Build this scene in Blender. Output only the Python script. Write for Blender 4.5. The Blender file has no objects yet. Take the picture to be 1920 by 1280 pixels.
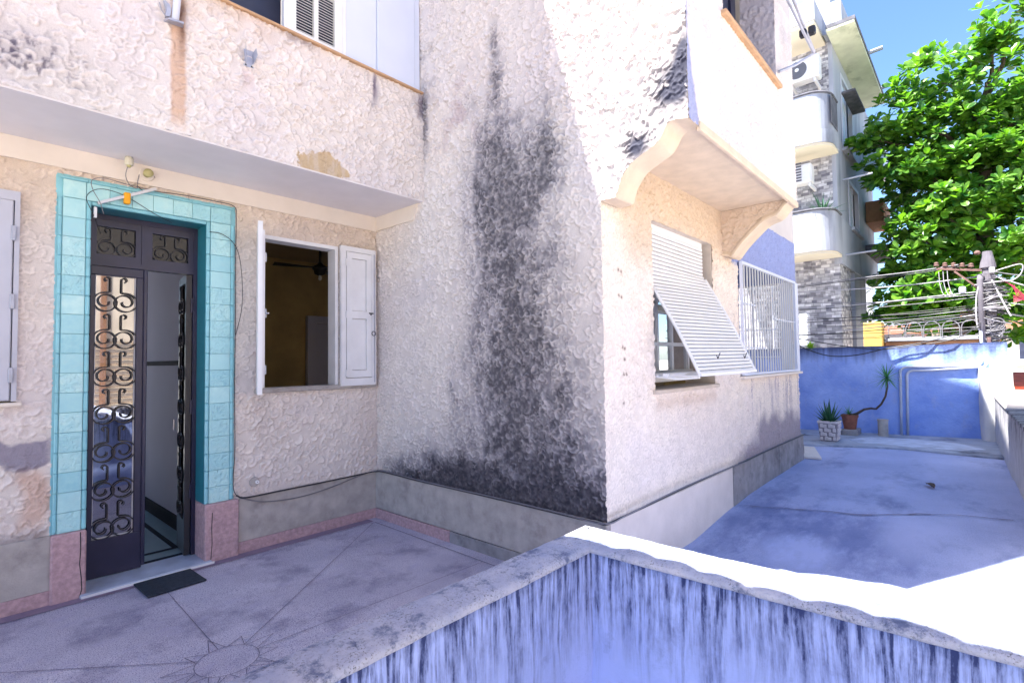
import bpy, math, random
import numpy as np
from mathutils import Vector, Matrix
random.seed(7)
rng = np.random.default_rng(11)
scene = bpy.context.scene
R = math.radians

# ------------------------------------------------------------------ camera
cam_d = bpy.data.cameras.new('camera'); cam = bpy.data.objects.new('camera', cam_d)
scene.collection.objects.link(cam); scene.camera = cam
cr = Vector((0.6689925, -0.74314965, -0.01332818)); cu = Vector((-0.01874297, -0.03479335, 0.99921876)); cf = Vector((0.7430328, 0.66822004, 0.03720532))
cam.matrix_world = Matrix(((cr.x, cu.x, -cf.x, 0), (cr.y, cu.y, -cf.y, 0), (cr.z, cu.z, -cf.z, 1.6), (0, 0, 0, 1)))
cam_d.sensor_width = 36; cam_d.lens = 974.03 / 1920 * 36; cam_d.clip_start = 0.05; cam_d.clip_end = 3000

# ------------------------------------------------------------------ sky and sun
SUN = Vector((-0.447, 0.282, 1.0)).normalized()
w = bpy.data.worlds.new('World'); scene.world = w; w.use_nodes = True
wn = w.node_tree; bg = wn.nodes['Background']
sky = wn.nodes.new('ShaderNodeTexSky'); sky.sky_type = 'NISHITA'; sky.sun_disc = False
sky.sun_elevation = math.asin(SUN.z); sky.sun_rotation = math.atan2(SUN.x, SUN.y)
sky.altitude = 0; sky.air_density = 1.0; sky.dust_density = 0.6; sky.ozone_density = 8.0
wn.links.new(sky.outputs[0], bg.inputs[0]); bg.inputs[1].default_value = 0.058
sd = bpy.data.lights.new('sun', 'SUN'); sd.energy = 3.8; sd.angle = R(0.5); sd.color = (1.0, 0.955, 0.88)
so = bpy.data.objects.new('sun', sd); scene.collection.objects.link(so)
so.rotation_euler = (-SUN).to_track_quat('-Z', 'Y').to_euler(); so.location = (0, 0, 30)
vs = scene.view_settings; vs.view_transform = 'Standard'; vs.look = 'None'; vs.gamma = 1; vs.exposure = 2.72
scene.cycles.max_bounces = 8; scene.cycles.diffuse_bounces = 5; scene.cycles.transparent_max_bounces = 8

# ------------------------------------------------------------------ helpers
def link(o): scene.collection.objects.link(o); return o
def tag(o, label=None, cat=None, group=None, kind=None):
    if label: o['label'] = label
    if cat: o['category'] = cat
    if group: o['group'] = group
    if kind: o['kind'] = kind
    return o
def empty(name, loc, label=None, cat=None, group=None, kind=None):
    o = link(bpy.data.objects.new(name, None)); o.location = loc; o.empty_display_size = .1
    o['_loc'] = list(loc); return tag(o, label, cat, group, kind)
def base_of(o):
    v = Vector((0, 0, 0))
    while o is not None:
        v = v + Vector(o.location); o = o.parent
    return v
class MB:
    """collects geometry in world coordinates"""
    def __init__(s): s.v = []; s.f = []
    def add(s, vs, fs):
        k = len(s.v); s.v += [tuple(p) for p in vs]; s.f += [tuple(i + k for i in f) for f in fs]; return s
    def box(s, a, b):
        x0, y0, z0 = [min(p, q) for p, q in zip(a, b)]; x1, y1, z1 = [max(p, q) for p, q in zip(a, b)]
        return s.add([(x0,y0,z0),(x1,y0,z0),(x1,y1,z0),(x0,y1,z0),(x0,y0,z1),(x1,y0,z1),(x1,y1,z1),(x0,y1,z1)],
                     [(0,3,2,1),(4,5,6,7),(0,1,5,4),(1,2,6,5),(2,3,7,6),(3,0,4,7)])
    def cbox(s, a, b, c):
        """box with chamfered edges"""
        x0, y0, z0 = [min(p, q) for p, q in zip(a, b)]; x1, y1, z1 = [max(p, q) for p, q in zip(a, b)]
        c = min(c, (x1-x0)*.45, (y1-y0)*.45, (z1-z0)*.45); vs = []; idx = {}
        for i in (0, 1):
            for j in (0, 1):
                for k in (0, 1):
                    X = (x0, x1)[i]; Y = (y0, y1)[j]; Z = (z0, z1)[k]; dx, dy, dz = (1-2*i)*c, (1-2*j)*c, (1-2*k)*c
                    for t, p in enumerate(((X, Y+dy, Z+dz), (X+dx, Y, Z+dz), (X+dx, Y+dy, Z))):
                        idx[i, j, k, t] = len(vs); vs.append(p)
        g = lambda i, j, k, t: idx[i, j, k, t]
        fs = []
        for i in (0, 1):
            q = [g(i,0,0,0), g(i,1,0,0), g(i,1,1,0), g(i,0,1,0)]; fs.append(q if i else q[::-1])
            q = [g(0,i,0,1), g(1,i,0,1), g(1,i,1,1), g(0,i,1,1)]; fs.append(q[::-1] if i else q)
            q = [g(0,0,i,2), g(1,0,i,2), g(1,1,i,2), g(0,1,i,2)]; fs.append(q if i else q[::-1])
        for a_ in (0, 1):
            for b_ in (0, 1):
                fs.append([g(0,a_,b_,1), g(1,a_,b_,1), g(1,a_,b_,2), g(0,a_,b_,2)])
                fs.append([g(a_,0,b_,0), g(a_,1,b_,0), g(a_,1,b_,2), g(a_,0,b_,2)])
                fs.append([g(a_,b_,0,0), g(a_,b_,1,0), g(a_,b_,1,1), g(a_,b_,0,1)])
        for i in (0, 1):
            for j in (0, 1):
                for k in (0, 1): fs.append([g(i,j,k,0), g(i,j,k,1), g(i,j,k,2)])
        return s.add(vs, fs)
    def tube(s, pts, r, n=6, caps=True):
        pts = [Vector(p) for p in pts]; m = len(pts); rr = r if isinstance(r, (list, tuple)) else [r]*m
        vs = []; fs = []; up = None
        for i, p in enumerate(pts):
            t = (pts[min(i+1, m-1)] - pts[max(i-1, 0)])
            if t.length < 1e-9: t = Vector((0, 0, 1))
            t.normalize()
            if up is None:
                up = Vector((0, 0, 1)) if abs(t.z) < .9 else Vector((1, 0, 0))
            a = t.cross(up)
            if a.length < 1e-6: a = t.orthogonal()
            a.normalize(); b = a.cross(t); up = b
            for k in range(n):
                an = 2*math.pi*k/n; vs.append(p + (a*math.cos(an) + b*math.sin(an))*rr[i])
        for i in range(m-1):
            for k in range(n):
                k2 = (k+1) % n; fs.append((i*n+k, i*n+k2, (i+1)*n+k2, (i+1)*n+k))
        if caps: fs.append(tuple(range(n))[::-1]); fs.append(tuple((m-1)*n+k for k in range(n)))
        return s.add(vs, fs)
    def lathe(s, c, prof, n=20, axis='z'):
        vs = []; fs = []; m = len(prof)
        for (r, h) in prof:
            for k in range(n):
                a = 2*math.pi*k/n; q = (r*math.cos(a), r*math.sin(a), h)
                if axis == 'y': q = (q[0], q[2], q[1])
                if axis == 'x': q = (q[2], q[0], q[1])
                vs.append((c[0]+q[0], c[1]+q[1], c[2]+q[2]))
        for i in range(m-1):
            for k in range(n):
                k2 = (k+1) % n; fs.append((i*n+k, i*n+k2, (i+1)*n+k2, (i+1)*n+k))
        if prof[0][0] > 1e-6: fs.append(tuple(range(n))[::-1])
        if prof[-1][0] > 1e-6: fs.append(tuple((m-1)*n+k for k in range(n)))
        return s.add(vs, fs)
    def prism(s, poly, axis, a, b):
        """poly: 2-D points, extruded along axis from a to b"""
        def P(q, h):
            return {'x': (h, q[0], q[1]), 'y': (q[0], h, q[1]), 'z': (q[0], q[1], h)}[axis]
        n = len(poly); vs = [P(q, a) for q in poly] + [P(q, b) for q in poly]
        fs = [tuple(range(n))[::-1], tuple(range(n, 2*n))] + [(i, (i+1) % n, n+(i+1) % n, n+i) for i in range(n)]
        return s.add(vs, fs)
    def beam(s, p, q, w_, h_):
        p = Vector(p); q = Vector(q); t = (q-p).normalized(); up = Vector((0, 0, 1)) if abs(t.z) < .95 else Vector((0, 1, 0))
        a = t.cross(up).normalized()*w_/2; b = a.cross(t).normalized()*h_/2
        vs = [p-a-b, p+a-b, p+a+b, p-a+b, q-a-b, q+a-b, q+a+b, q-a+b]
        return s.add(vs, [(0,1,2,3)[::-1],(4,5,6,7),(0,1,5,4),(1,2,6,5),(2,3,7,6),(3,0,4,7)])
    def build(s, name, mat, parent=None, loc=None, smooth=False, bevel=0):
        b = base_of(parent) if parent is not None else Vector((0, 0, 0))
        l = Vector(loc) if loc is not None else None
        me = bpy.data.meshes.new(name)
        off = l if l is not None else b
        me.from_pydata([(p[0]-off.x, p[1]-off.y, p[2]-off.z) for p in s.v], [], s.f)
        me.materials.append(mat)
        import bmesh as _b
        bm = _b.new(); bm.from_mesh(me); _b.ops.recalc_face_normals(bm, faces=bm.faces); bm.to_mesh(me); bm.free()
        if smooth:
            me.polygons.foreach_set('use_smooth', [True]*len(me.polygons))
        o = link(bpy.data.objects.new(name, me))
        if parent is not None: o.parent = parent; o.location = off - b
        elif l is not None: o.location = l
        if bevel:
            m = o.modifiers.new('bevel', 'BEVEL'); m.width = bevel; m.segments = 2; m.limit_method = 'ANGLE'
        return o
def dup(o, parent, loc=None, rot=None):
    c = o.copy(); link(c); c.parent = parent
    if loc is not None: c.location = loc
    if rot is not None: c.rotation_euler = rot
    return c

# ------------------------------------------------------------------ numpy noise
def vnoise(x, y, seed=0):
    xi = np.floor(x).astype(np.int64); yi = np.floor(y).astype(np.int64); fx = x-xi; fy = y-yi
    fx = fx*fx*(3-2*fx); fy = fy*fy*(3-2*fy)
    def h(a, b):
        n = (a*374761393 + b*668265263 + seed*2147483647) & 0xffffffff
        n = ((n ^ (n >> 13))*1274126177) & 0xffffffff
        return ((n ^ (n >> 16)) & 0xffff)/65535.0
    return (h(xi, yi)*(1-fx)+h(xi+1, yi)*fx)*(1-fy) + (h(xi, yi+1)*(1-fx)+h(xi+1, yi+1)*fx)*fy
def fbm(x, y, seed=0, oct=4):
    s = 0; a = .5; t = 0
    for o in range(oct):
        s = s + a*vnoise(x*2**o, y*2**o, seed+o*17); t += a; a *= .55
    return s/t
def sstep(a, b, x):
    t = np.clip((x-a)/(b-a), 0, 1); return t*t*(3-2*t)
def lerp(c, d, m): return c*(1-m[..., None]) + np.asarray(d, float)*m[..., None]
def gauss(u, v, cu_, cv, ru, rv): return np.exp(-((u-cu_)/ru)**2 - ((v-cv)/rv)**2)

# trowelled shell-stroke relief: one 3.6 m tile of overlapping crescents, in metres
RES = .005; NT = 720
def make_swirl():
    H = np.zeros((NT, NT)); n = 7600
    for i in range(n):
        cx, cy = rng.random(2)*NT; rad = rng.uniform(4.5, 11.5); th = rng.uniform(0, 2*math.pi)
        el = rng.uniform(.50, .95); hh = rng.uniform(.45, 1.15); sp = rng.uniform(1.2, 1.9)
        k = int(rad)+2; ys, xs = np.mgrid[-k:k+1, -k:k+1]; dx = xs-(cx % 1); dy = ys-(cy % 1)
        u = dx*math.cos(th)+dy*math.sin(th); v = -dx*math.sin(th)+dy*math.cos(th)
        r = np.sqrt(u*u + (v/el)**2)/rad
        ang = np.abs(np.arctan2(v, u))
        win = (r < 1) & (ang < sp)
        prof = hh*(.02 + .98*np.clip((r-.05)/.87, 0, 1)**3.4)*np.clip((sp-ang)/.6, 0, 1)
        iy = (int(cy)+ys) % NT; ix = (int(cx)+xs) % NT
        old = H[iy, ix]
        H[iy, ix] = np.where(win, .22*old + .80*prof, old)
    K = (H + .15*(np.roll(H, 1, 0)+np.roll(H, -1, 0)+np.roll(H, 1, 1)+np.roll(H, -1, 1)))/1.6
    return K
SW = make_swirl()
def _bl(A, k):
    B = sum(np.roll(A, i, 0) for i in range(-k, k+1))/(2*k+1); return sum(np.roll(B, i, 1) for i in range(-k, k+1))/(2*k+1)
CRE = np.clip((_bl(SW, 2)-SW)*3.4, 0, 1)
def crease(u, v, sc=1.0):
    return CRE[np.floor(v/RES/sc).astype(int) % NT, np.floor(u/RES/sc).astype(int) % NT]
def swirl(u, v, sc=1.0):
    a = (u/RES/sc) % NT; b = (v/RES/sc) % NT
    i0 = np.floor(a).astype(int); j0 = np.floor(b).astype(int); fa = a-i0; fb = b-j0; i1 = (i0+1) % NT; j1 = (j0+1) % NT; i0 %= NT; j0 %= NT
    return (SW[j0, i0]*(1-fa)+SW[j0, i1]*fa)*(1-fb) + (SW[j1, i0]*(1-fa)+SW[j1, i1]*fa)*fb
def g1(a, b, res, breaks=()):
    e = sorted(set([a, b] + [q for q in breaks if a < q < b])); out = []
    for p, q in zip(e[:-1], e[1:]):
        n = max(1, int(math.ceil((q-p)/res))); out += list(np.linspace(p, q, n+1)[:-1])
    return np.array(out + [b])
def grid_mesh(name, P, col, mask, mat, parent, smooth=True):
    """P (m,n,3) world points, col (m,n,3) colours, mask (m-1,n-1) faces to keep"""
    m, n = P.shape[:2]; b = base_of(parent) if parent is not None else Vector((0, 0, 0))
    idx = np.arange(m*n).reshape(m, n)
    q = np.stack([idx[:-1, :-1], idx[:-1, 1:], idx[1:, 1:], idx[1:, :-1]], -1)[mask]
    me = bpy.data.meshes.new(name); me.vertices.add(m*n)
    me.vertices.foreach_set('co', (P.reshape(-1, 3)-np.array(b)).astype(np.float32).ravel())
    nf = len(q); me.loops.add(nf*4); me.loops.foreach_set('vertex_index', q.astype(np.int32).ravel())
    me.polygons.add(nf); me.polygons.foreach_set('loop_start', np.arange(0, nf*4, 4, dtype=np.int32)); me.polygons.foreach_set('loop_total', np.full(nf, 4, np.int32))
    if smooth: me.polygons.foreach_set('use_smooth', np.ones(nf, bool))
    me.update(calc_edges=True)
    if col is not None:
        ca = me.color_attributes.new('Col', 'FLOAT_COLOR', 'POINT')
        ca.data.foreach_set('color', np.concatenate([np.clip(col, 0, 1).reshape(-1, 3), np.ones((m*n, 1))], 1).astype(np.float32).ravel())
    me.materials.append(mat); o = link(bpy.data.objects.new(name, me))
    if parent is not None: o.parent = parent
    return o
def stucco(name, parent, O, eu, ev, nrm, us, vs_, holes, colfn, amp, off, sc=1.0, mat=None, warp=None, damp=None):
    U, V = np.meshgrid(us, vs_)
    if warp is not None: V = warp(U, V)
    h = swirl(U+off[0], V+off[1], sc)*amp + (fbm(U*9+off[0], V*9, 5, 3)-.5)*.006
    h = h*(.72+.75*sstep(.25, .72, fbm(U*1.1+off[0]*3, V*1.1+off[1], 211, 4)))       # strokes worn or filled in places
    if damp is not None: h = h*damp(U, V)
    O, eu, ev, nrm = [np.array(q, float) for q in (O, eu, ev, nrm)]
    P = O + U[..., None]*eu + V[..., None]*ev + h[..., None]*nrm
    cu_ = (us[:-1]+us[1:])/2; cv = (vs_[:-1]+vs_[1:])/2; CU, CV = np.meshgrid(cu_, cv); mask = np.ones(CU.shape, bool)
    for (a, b, c, d) in holes: mask &= ~((CU > a) & (CU < b) & (CV > c) & (CV < d))
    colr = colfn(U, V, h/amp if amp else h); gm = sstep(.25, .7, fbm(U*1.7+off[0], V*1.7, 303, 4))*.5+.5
    colr = colr*(1-.34*crease(U+off[0], V+off[1], sc)*gm)[..., None]      # shadow lines beside the raised strokes, darkened straight into the colour
    return grid_mesh(name, P, colr, mask, mat or M_stucco, parent)

# ------------------------------------------------------------------ materials
class G:
    def __init__(s, name):
        s.m = bpy.data.materials.new(name); s.m.use_nodes = True; s.t = s.m.node_tree; s.b = s.t.nodes['Principled BSDF']; s.out = s.t.nodes['Material Output']
    def n(s, kind, ins=None, **props):
        nd = s.t.nodes.new('ShaderNode'+kind)
        for k, v in props.items(): setattr(nd, k, v)
        for k, v in (ins or {}).items():
            if isinstance(v, bpy.types.NodeSocket): s.t.links.new(v, nd.inputs[k])
            else: nd.inputs[k].default_value = v
        return nd
    def set(s, k, v):
        if isinstance(v, bpy.types.NodeSocket): s.t.links.new(v, s.b.inputs[k])
        else: s.b.inputs[k].default_value = v
    def pos(s): return s.n('NewGeometry').outputs['Position']
    def map(s, vec, scale, loc=(0, 0, 0)): return s.n('Mapping', {0: vec, 1: loc, 3: scale}).outputs[0]
    def noise(s, vec, scale, detail=4, rough=.55): return s.n('TexNoise', {'Vector': vec, 'Scale': scale, 'Detail': detail, 'Roughness': rough}).outputs[0]
    def ramp(s, f, pts):
        nd = s.n('ValToRGB', {0: f}); e = nd.color_ramp.elements
        while len(e) < len(pts): e.new(.5)
        for el, (p, c) in zip(e, pts): el.position = p; el.color = (*c, 1) if len(c) == 3 else c
        return nd.outputs[0]
    def range(s, f, a, b, c=0., d=1.): return s.n('MapRange', {0: f, 1: a, 2: b, 3: c, 4: d}).outputs[0]
    def mix(s, f, a, b, mode='MIX'):
        nd = s.n('Mix', data_type='RGBA', blend_type=mode); nd.inputs[0].default_value = 1
        for k, v in ((0, f), (6, a), (7, b)):
            if isinstance(v, bpy.types.NodeSocket): s.t.links.new(v, nd.inputs[k])
            else: nd.inputs[k].default_value = v if k == 0 else (*v, 1) if len(v) == 3 else v
        return nd.outputs[2]
    def math(s, op, a, b=0.): return s.n('Math', {0: a, 1: b}, operation=op).outputs[0]
    def xyz(s, v): return s.n('SeparateXYZ', {0: v}).outputs
    def bump(s, h, st, dist=.01):
        s.t.links.new(s.n('Bump', {'Height': h, 'Strength': st, 'Distance': dist}).outputs[0], s.b.inputs['Normal'])
def simple(name, c, rough=.7, var=.15, scale=6, bump=.2, bscale=60, metal=0, spec=.4, dist=.004, stretch=(1, 1, 1), dirt=None):
    g = G(name); p = g.pos(); v = g.map(p, stretch)
    n1 = g.noise(v, scale, 5); cc = g.mix(g.range(n1, .3, .7), [q*(1-var) for q in c], [min(1, q*(1+var)) for q in c])
    if dirt: cc = g.mix(g.math('MULTIPLY', g.range(g.noise(v, scale*.6, 6, .65), .52, .72), dirt[1]), cc, dirt[0])
    g.set('Base Color', cc); g.set('Roughness', rough); g.set('Metallic', metal); g.set('Specular IOR Level', spec)
    if bump: g.bump(g.noise(p, bscale, 3), bump, dist)
    return g.m
# painted stucco: colour comes from the vertex colours, fine grain from noise
g = G('painted_stucco'); p = g.pos(); at = g.n('VertexColor', layer_name='Col').outputs[0]
fine = g.noise(p, 160, 3); mid = g.noise(p, 14, 5, .65)
g.set('Base Color', g.mix(1., g.mix(1., at, g.ramp(fine, [(.3, (.86,)*3), (.7, (1,)*3)]), 'MULTIPLY'), g.ramp(mid, [(.3, (.90, .89, .90)), (.7, (1, 1, 1))]), 'MULTIPLY'))
g.set('Roughness', .8); g.set('Specular IOR Level', .25); g.bump(g.noise(p, 110, 4), .35, .004); M_stucco = g.m
M_soffit = simple('white_plaster_paint', (.76, .72, .74), .75, .05, 3, .15, 40)
M_band = simple('cream_plaster_paint', (.74, .66, .58), .75, .06, 3, .15, 40)
M_cement = simple('grey_cement_render', (.40, .37, .35), .9, .16, 9, .6, 90, dirt=((.16, .14, .14), .55))
M_darkcement = simple('dark_weathered_cement', (.27, .26, .27), .9, .25, 7, .7, 70, dirt=((.07, .07, .08), .7))
M_creamskirt = simple('cream_skirting_paint', (.66, .60, .56), .8, .08, 4, .4, 50, dirt=((.40, .36, .34), .3))
M_pink = simple('pink_granite_render', (.47, .315, .335), .85, .20, 34, .8, 120, dirt=((.30, .20, .23), .55))
M_navy = simple('navy_enamel_paint', (.019, .019, .050), .35, .2, 5, .1, 30, spec=.5)
M_iron = simple('black_wrought_iron', (.018, .017, .022), .45, .2, 20, .2, 80, spec=.5)
M_white = simple('white_gloss_paint', (.74, .74, .76), .45, .06, 5, .1, 30, dirt=((.50, .48, .46), .25))
M_lilac = simple('pale_lilac_paint', (.50, .51, .58), .5, .06, 4, .1, 30)
M_shutwhite = simple('white_shutter_paint', (.72, .72, .70), .5, .05, 5, .1, 30)
M_panel = simple('pale_blue_panel', (.62, .66, .76), .6, .04, 2, .05, 20)
M_slat = simple('cream_plastic_slat', (.72, .72, .72), .5, .05, 6, .1, 40)
M_slot = simple('dark_gap', (.02, .02, .022), .8, .1, 5, 0)
M_alu = simple('aluminium', (.55, .55, .58), .35, .08, 12, .1, 60, metal=.7)
M_steel = simple('painted_steel_grey', (.40, .42, .50), .45, .12, 12, .1, 60, metal=.2, dirt=((.2, .1, .06), .4))
M_wood = simple('raw_wood_strip', (.48, .30, .17), .7, .2, 10, .3, 60, stretch=(1, 1, 6))
M_marble = simple('grey_marble_step', (.42, .47, .58), .35, .2, 5, .05, 30, dirt=((.2, .24, .33), .5))
M_mat = simple('dark_rubber_mat', (.022, .03, .045), .85, .3, 40, .8, 220)
M_conduit = simple('pvc_conduit_painted', (.42, .46, .58), .5, .1, 6, .15, 40)
M_cable = simple('black_cable', (.03, .03, .035), .5, .2, 10, 0)
M_cablegrey = simple('grey_cable', (.17, .165, .19), .5, .15, 10, 0)
M_cablewhite = simple('pale_cable', (.36, .35, .38), .5, .1, 10, 0)
M_redcable = simple('red_cable', (.35, .03, .08), .5, .1, 10, 0)
M_tape = simple('orange_tape', (.80, .36, .01), .5, .08, 20, .3, 60)
M_terra = simple('terracotta', (.22, .085, .06), .85, .2, 14, .3, 60, dirt=((.10, .05, .04), .4))
M_soil = simple('potting_soil', (.05, .035, .025), .95, .3, 30, .8, 60)
M_stem = simple('plant_stem', (.06, .045, .04), .85, .3, 20, .5, 50, stretch=(1, 1, .3))
M_rust = simple('rusty_metal', (.15, .085, .075), .8, .3, 14, .4, 60, dirt=((.12, .06, .05), .6))
M_poleconc = simple('pole_concrete', (.13, .12, .145), .9, .2, 6, .5, 50, dirt=((.12, .11, .13), .6))
M_yellow = simple('yellow_wall_paint', (.50, .32, .08), .8, .1, 4, .2, 40)
M_orange = simple('orange_render', (.34, .17, .09), .85, .15, 6, .3, 40)
M_rooftile = simple('clay_roof_tile', (.38, .16, .10), .85, .25, 8, .3, 40)
M_awning = simple('orange_red_awning', (.70, .12, .06), .7, .2, 3, .1, 30)
M_bark = simple('tree_bark', (.12, .09, .07), .9, .25, 9, .7, 30, stretch=(1, 1, .3))
M_roomwall = simple('dim_ochre_room_wall', (.46, .33, .13), .9, .2, 2, .1, 30)
M_roomceil = simple('dim_room_ceiling', (.42, .34, .22), .9, .1, 2, 0)
M_hall = simple('hall_white_wall', (.50, .49, .56), .8, .04, 2, .05, 30)
M_halldark = simple('hall_dark_tile', (.012, .012, .018), .8, .1, 5, 0, spec=.1)
M_hallfloor = simple('hall_floor_tile', (.20, .30, .34), .3, .1, 6, .05, 30)
M_fan = simple('dark_fan_metal', (.02, .018, .016), .5, .1, 5, 0)
M_bulb = simple('frosted_bulb', (.7, .68, .6), .3, .05, 5, 0)
M_far = simple('far_white_render', (.34, .36, .42), .85, .07, 1.2, .2, 20, stretch=(1.5, 1.5, .35), dirt=((.10, .11, .13), .75))
M_farshade = simple('far_cream_soffit', (.66, .60, .48), .85, .08, 1.2, .2, 20)
M_mould = simple('moss_stained_soffit', (.58, .60, .47), .9, .12, 2.2, .2, 20, dirt=((.14, .17, .10), .8))
M_blackstain = simple('black_mould_edge', (.10, .10, .12), .9, .4, 6, .2, 20)
M_acwhite = simple('air_conditioner_white', (.66, .66, .68), .5, .05, 5, .05, 30)
M_acdark = simple('air_conditioner_grille', (.10, .10, .12), .6, .1, 5, 0)
M_windark = simple('dark_window_void', (.035, .04, .07), .4, .3, 2, 0)
M_street = simple('pale_concrete_street', (.50, .48, .45), .9, .2, 3, .4, 30)
M_across = simple('beige_render_across', (.74, .63, .50), .85, .12, 1.5, .2, 20)
M_acrosswood = simple('brown_shutter_across', (.22, .12, .06), .8, .2, 2, 0)
M_wing = simple('wing_plaster', (.60, .56, .54), .85, .06, 2, .2, 30)
M_groove = simple('floor_joint', (.16, .14, .20), .9, .2, 20, 0)
M_boxpale = simple('pale_plastic_fitting', (.62, .58, .45), .5, .08, 8, .05, 40)
M_sensor = simple('yellowed_plastic', (.48, .44, .20), .5, .1, 8, .05, 40)
# mirror-like window glass
def glass(name, tint, mixf, rough=.02):
    g = G(name); gl = g.n('BsdfGlossy', {'Color': (.9, .9, .92, 1), 'Roughness': rough}); tr = g.n('BsdfTransparent', {'Color': (*tint, 1)})
    fr = g.n('LayerWeight', {0: mixf}).outputs['Facing']
    mx = g.n('MixShader', {0: g.range(fr, 0, 1, mixf, 1.0), 1: tr.outputs[0], 2: gl.outputs[0]})
    g.t.links.new(mx.outputs[0], g.out.inputs[0]); return g.m
M_glass = glass('door_glass', (.16, .18, .22), .34)
M_glass2 = glass('dark_pane_glass', (.20, .22, .25), .03)
M_glass3 = glass('window_pane_glass', (.45, .45, .45), .35)
# glazed turquoise tile, tone differs per tile
def tilemat(name, wave):
    g = G(name); oi = g.n('ObjectInfo').outputs['Random']; p = g.pos()
    c = g.ramp(oi, [(0, (.25, .55, .62)), (.25, (.34, .64, .69)), (.6, (.42, .71, .72)), (.85, (.50, .76, .75)), (1, (.31, .66, .74))])
    c = g.mix(g.range(g.noise(p, 22, 4), .35, .7), c, (.36, .66, .69)); c = g.mix(g.math('MULTIPLY', g.range(g.noise(p, 7, 6, .7), .55, .72), .35), c, (.40, .58, .60)); g.set('Base Color', c); g.set('Roughness', .32)
    v = g.n('TexVoronoi', {'Vector': g.mix(.08, p, g.n('TexNoise', {'Vector': p, 'Scale': 30}).outputs[1]), 'Scale': 38}, feature='SMOOTH_F1').outputs[0]
    g.bump(v if wave else g.noise(p, 25, 2), .7 if wave else .15, .012 if wave else .004); return g.m
M_tile = tilemat('turquoise_glazed_tile', False); M_tilew = tilemat('turquoise_rippled_tile', True)
M_tiledge = simple('teal_edge_tile', (.24, .54, .61), .3, .1, 12, .1, 40)
M_tilereveal = simple('deep_teal_tile', (.02, .20, .26), .3, .1, 12, .1, 40)
# entry floor, terrace floor
g = G('entry_terrazzo'); p = g.pos(); X, Y, Z = g.xyz(p)
c = g.mix(g.range(g.noise(p, 1.6, 5), .35, .68), (.50, .47, .56), (.68, .64, .72))
c = g.mix(g.range(g.noise(p, 160, 2), .52, .64), c, (.17, .155, .30))
c = g.mix(g.math('MULTIPLY', g.range(g.noise(g.map(p, (1, 1, 1), (3, 7, 0)), 2.4, 6, .7), .5, .66), .6), c, (.16, .145, .25))
c = g.mix(g.range(g.noise(p, 75, 1), .71, .74), c, (.62, .60, .78))
c = g.mix(g.math('MULTIPLY', g.range(g.noise(g.map(p, (1, 1.6, 1)), 4.5, 7, .72), .54, .64), .45), c, (.45, .42, .58))
c = g.mix(1., c, g.ramp(g.noise(p, 260, 3), [(.35, (.86, .85, .88)), (.62, (1, 1, 1))]), 'MULTIPLY')
g.set('Base Color', c); g.set('Roughness', .65); g.bump(g.noise(p, 110, 6, .75), .9, .005); M_entry = g.m
g = G('terrace_cement'); p = g.pos()
warpv = g.mix(.12, p, g.n('TexNoise', {'Vector': p, 'Scale': 1.4, 'Detail': 4.}).outputs[1])
c = g.mix(g.range(g.noise(p, .9, 6, .6), .36, .66), (.32, .37, .60), (.46, .51, .76))
c = g.mix(g.math('MULTIPLY', g.range(g.noise(g.map(warpv, (.8, 1.5, 1), (5, 2, 0)), 1.5, 7, .66), .53, .70), .55), c, (.09, .13, .30))
c = g.mix(g.math('MULTIPLY', g.range(g.noise(g.map(warpv, (1, 2.4, 1), (1, 9, 0)), 2.6, 6, .62), .58, .66), .7), c, (.38, .43, .66))
c = g.mix(g.range(g.noise(p, 120, 2), .40, .62), c, g.mix(1., c, (.84, .84, .86), 'MULTIPLY'))
X, Y, Z = g.xyz(p)
def blot(cx, cy, rx, ry):
    dx = g.math('DIVIDE', g.math('SUBTRACT', X, cx), rx); dy = g.math('DIVIDE', g.math('SUBTRACT', Y, cy), ry)
    r2 = g.math('ADD', g.math('MULTIPLY', dx, dx), g.math('MULTIPLY', dy, dy))
    return g.range(g.math('ADD', r2, g.math('MULTIPLY', g.math('SUBTRACT', g.noise(g.map(p, (1, 2, 1)), 3.2, 7, .7), .5), 5.)), 0., 1.6, 1., 0.)
c = g.mix(g.math('MULTIPLY', blot(5.15, 1.0, .8, .55), .6), c, (.06, .10, .30)); c = g.mix(g.math('MULTIPLY', blot(4.75, 1.15, .35, .25), .8), c, (.46, .52, .80))
c = g.mix(g.math('MULTIPLY', blot(5.5, 1.7, 1.4, .18), .6), c, (.08, .12, .30)); c = g.mix(g.math('MULTIPLY', blot(5.6, .5, .5, .2), .7), c, (.44, .48, .72))
g.set('Base Color', c); g.set('Roughness', .7); g.bump(g.noise(p, 60, 7, .75), .8, .007); M_terrace = g.m
# blue end wall
g = G('blue_limewash'); p = g.pos(); X, Y, Z = g.xyz(p)
c = g.mix(g.range(g.noise(p, 1.8, 6, .6), .35, .68), (.19, .30, .72), (.33, .46, .86))
c = g.mix(g.math('MULTIPLY', g.range(g.noise(g.map(p, (1, 2, 1)), 3.5, 7, .7), .55, .68), .6), c, (.30, .37, .68))
top = g.range(g.math('ADD', Z, g.math('MULTIPLY', g.noise(g.map(p, (1, 7, .6)), 1.6, 5), .5)), 1.74, 2.02)
c = g.mix(g.math('MULTIPLY', top, .85), c, (.035, .05, .13)); g.set('Base Color', c); g.set('Roughness', .85); g.bump(g.noise(p, 22, 6, .65), .6, .02); M_bluewall = g.m
M_bluepaint = simple('blue_grey_paint', (.26, .32, .56), .85, .18, 8, .6, 60, stretch=(1, 1, .35))
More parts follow.
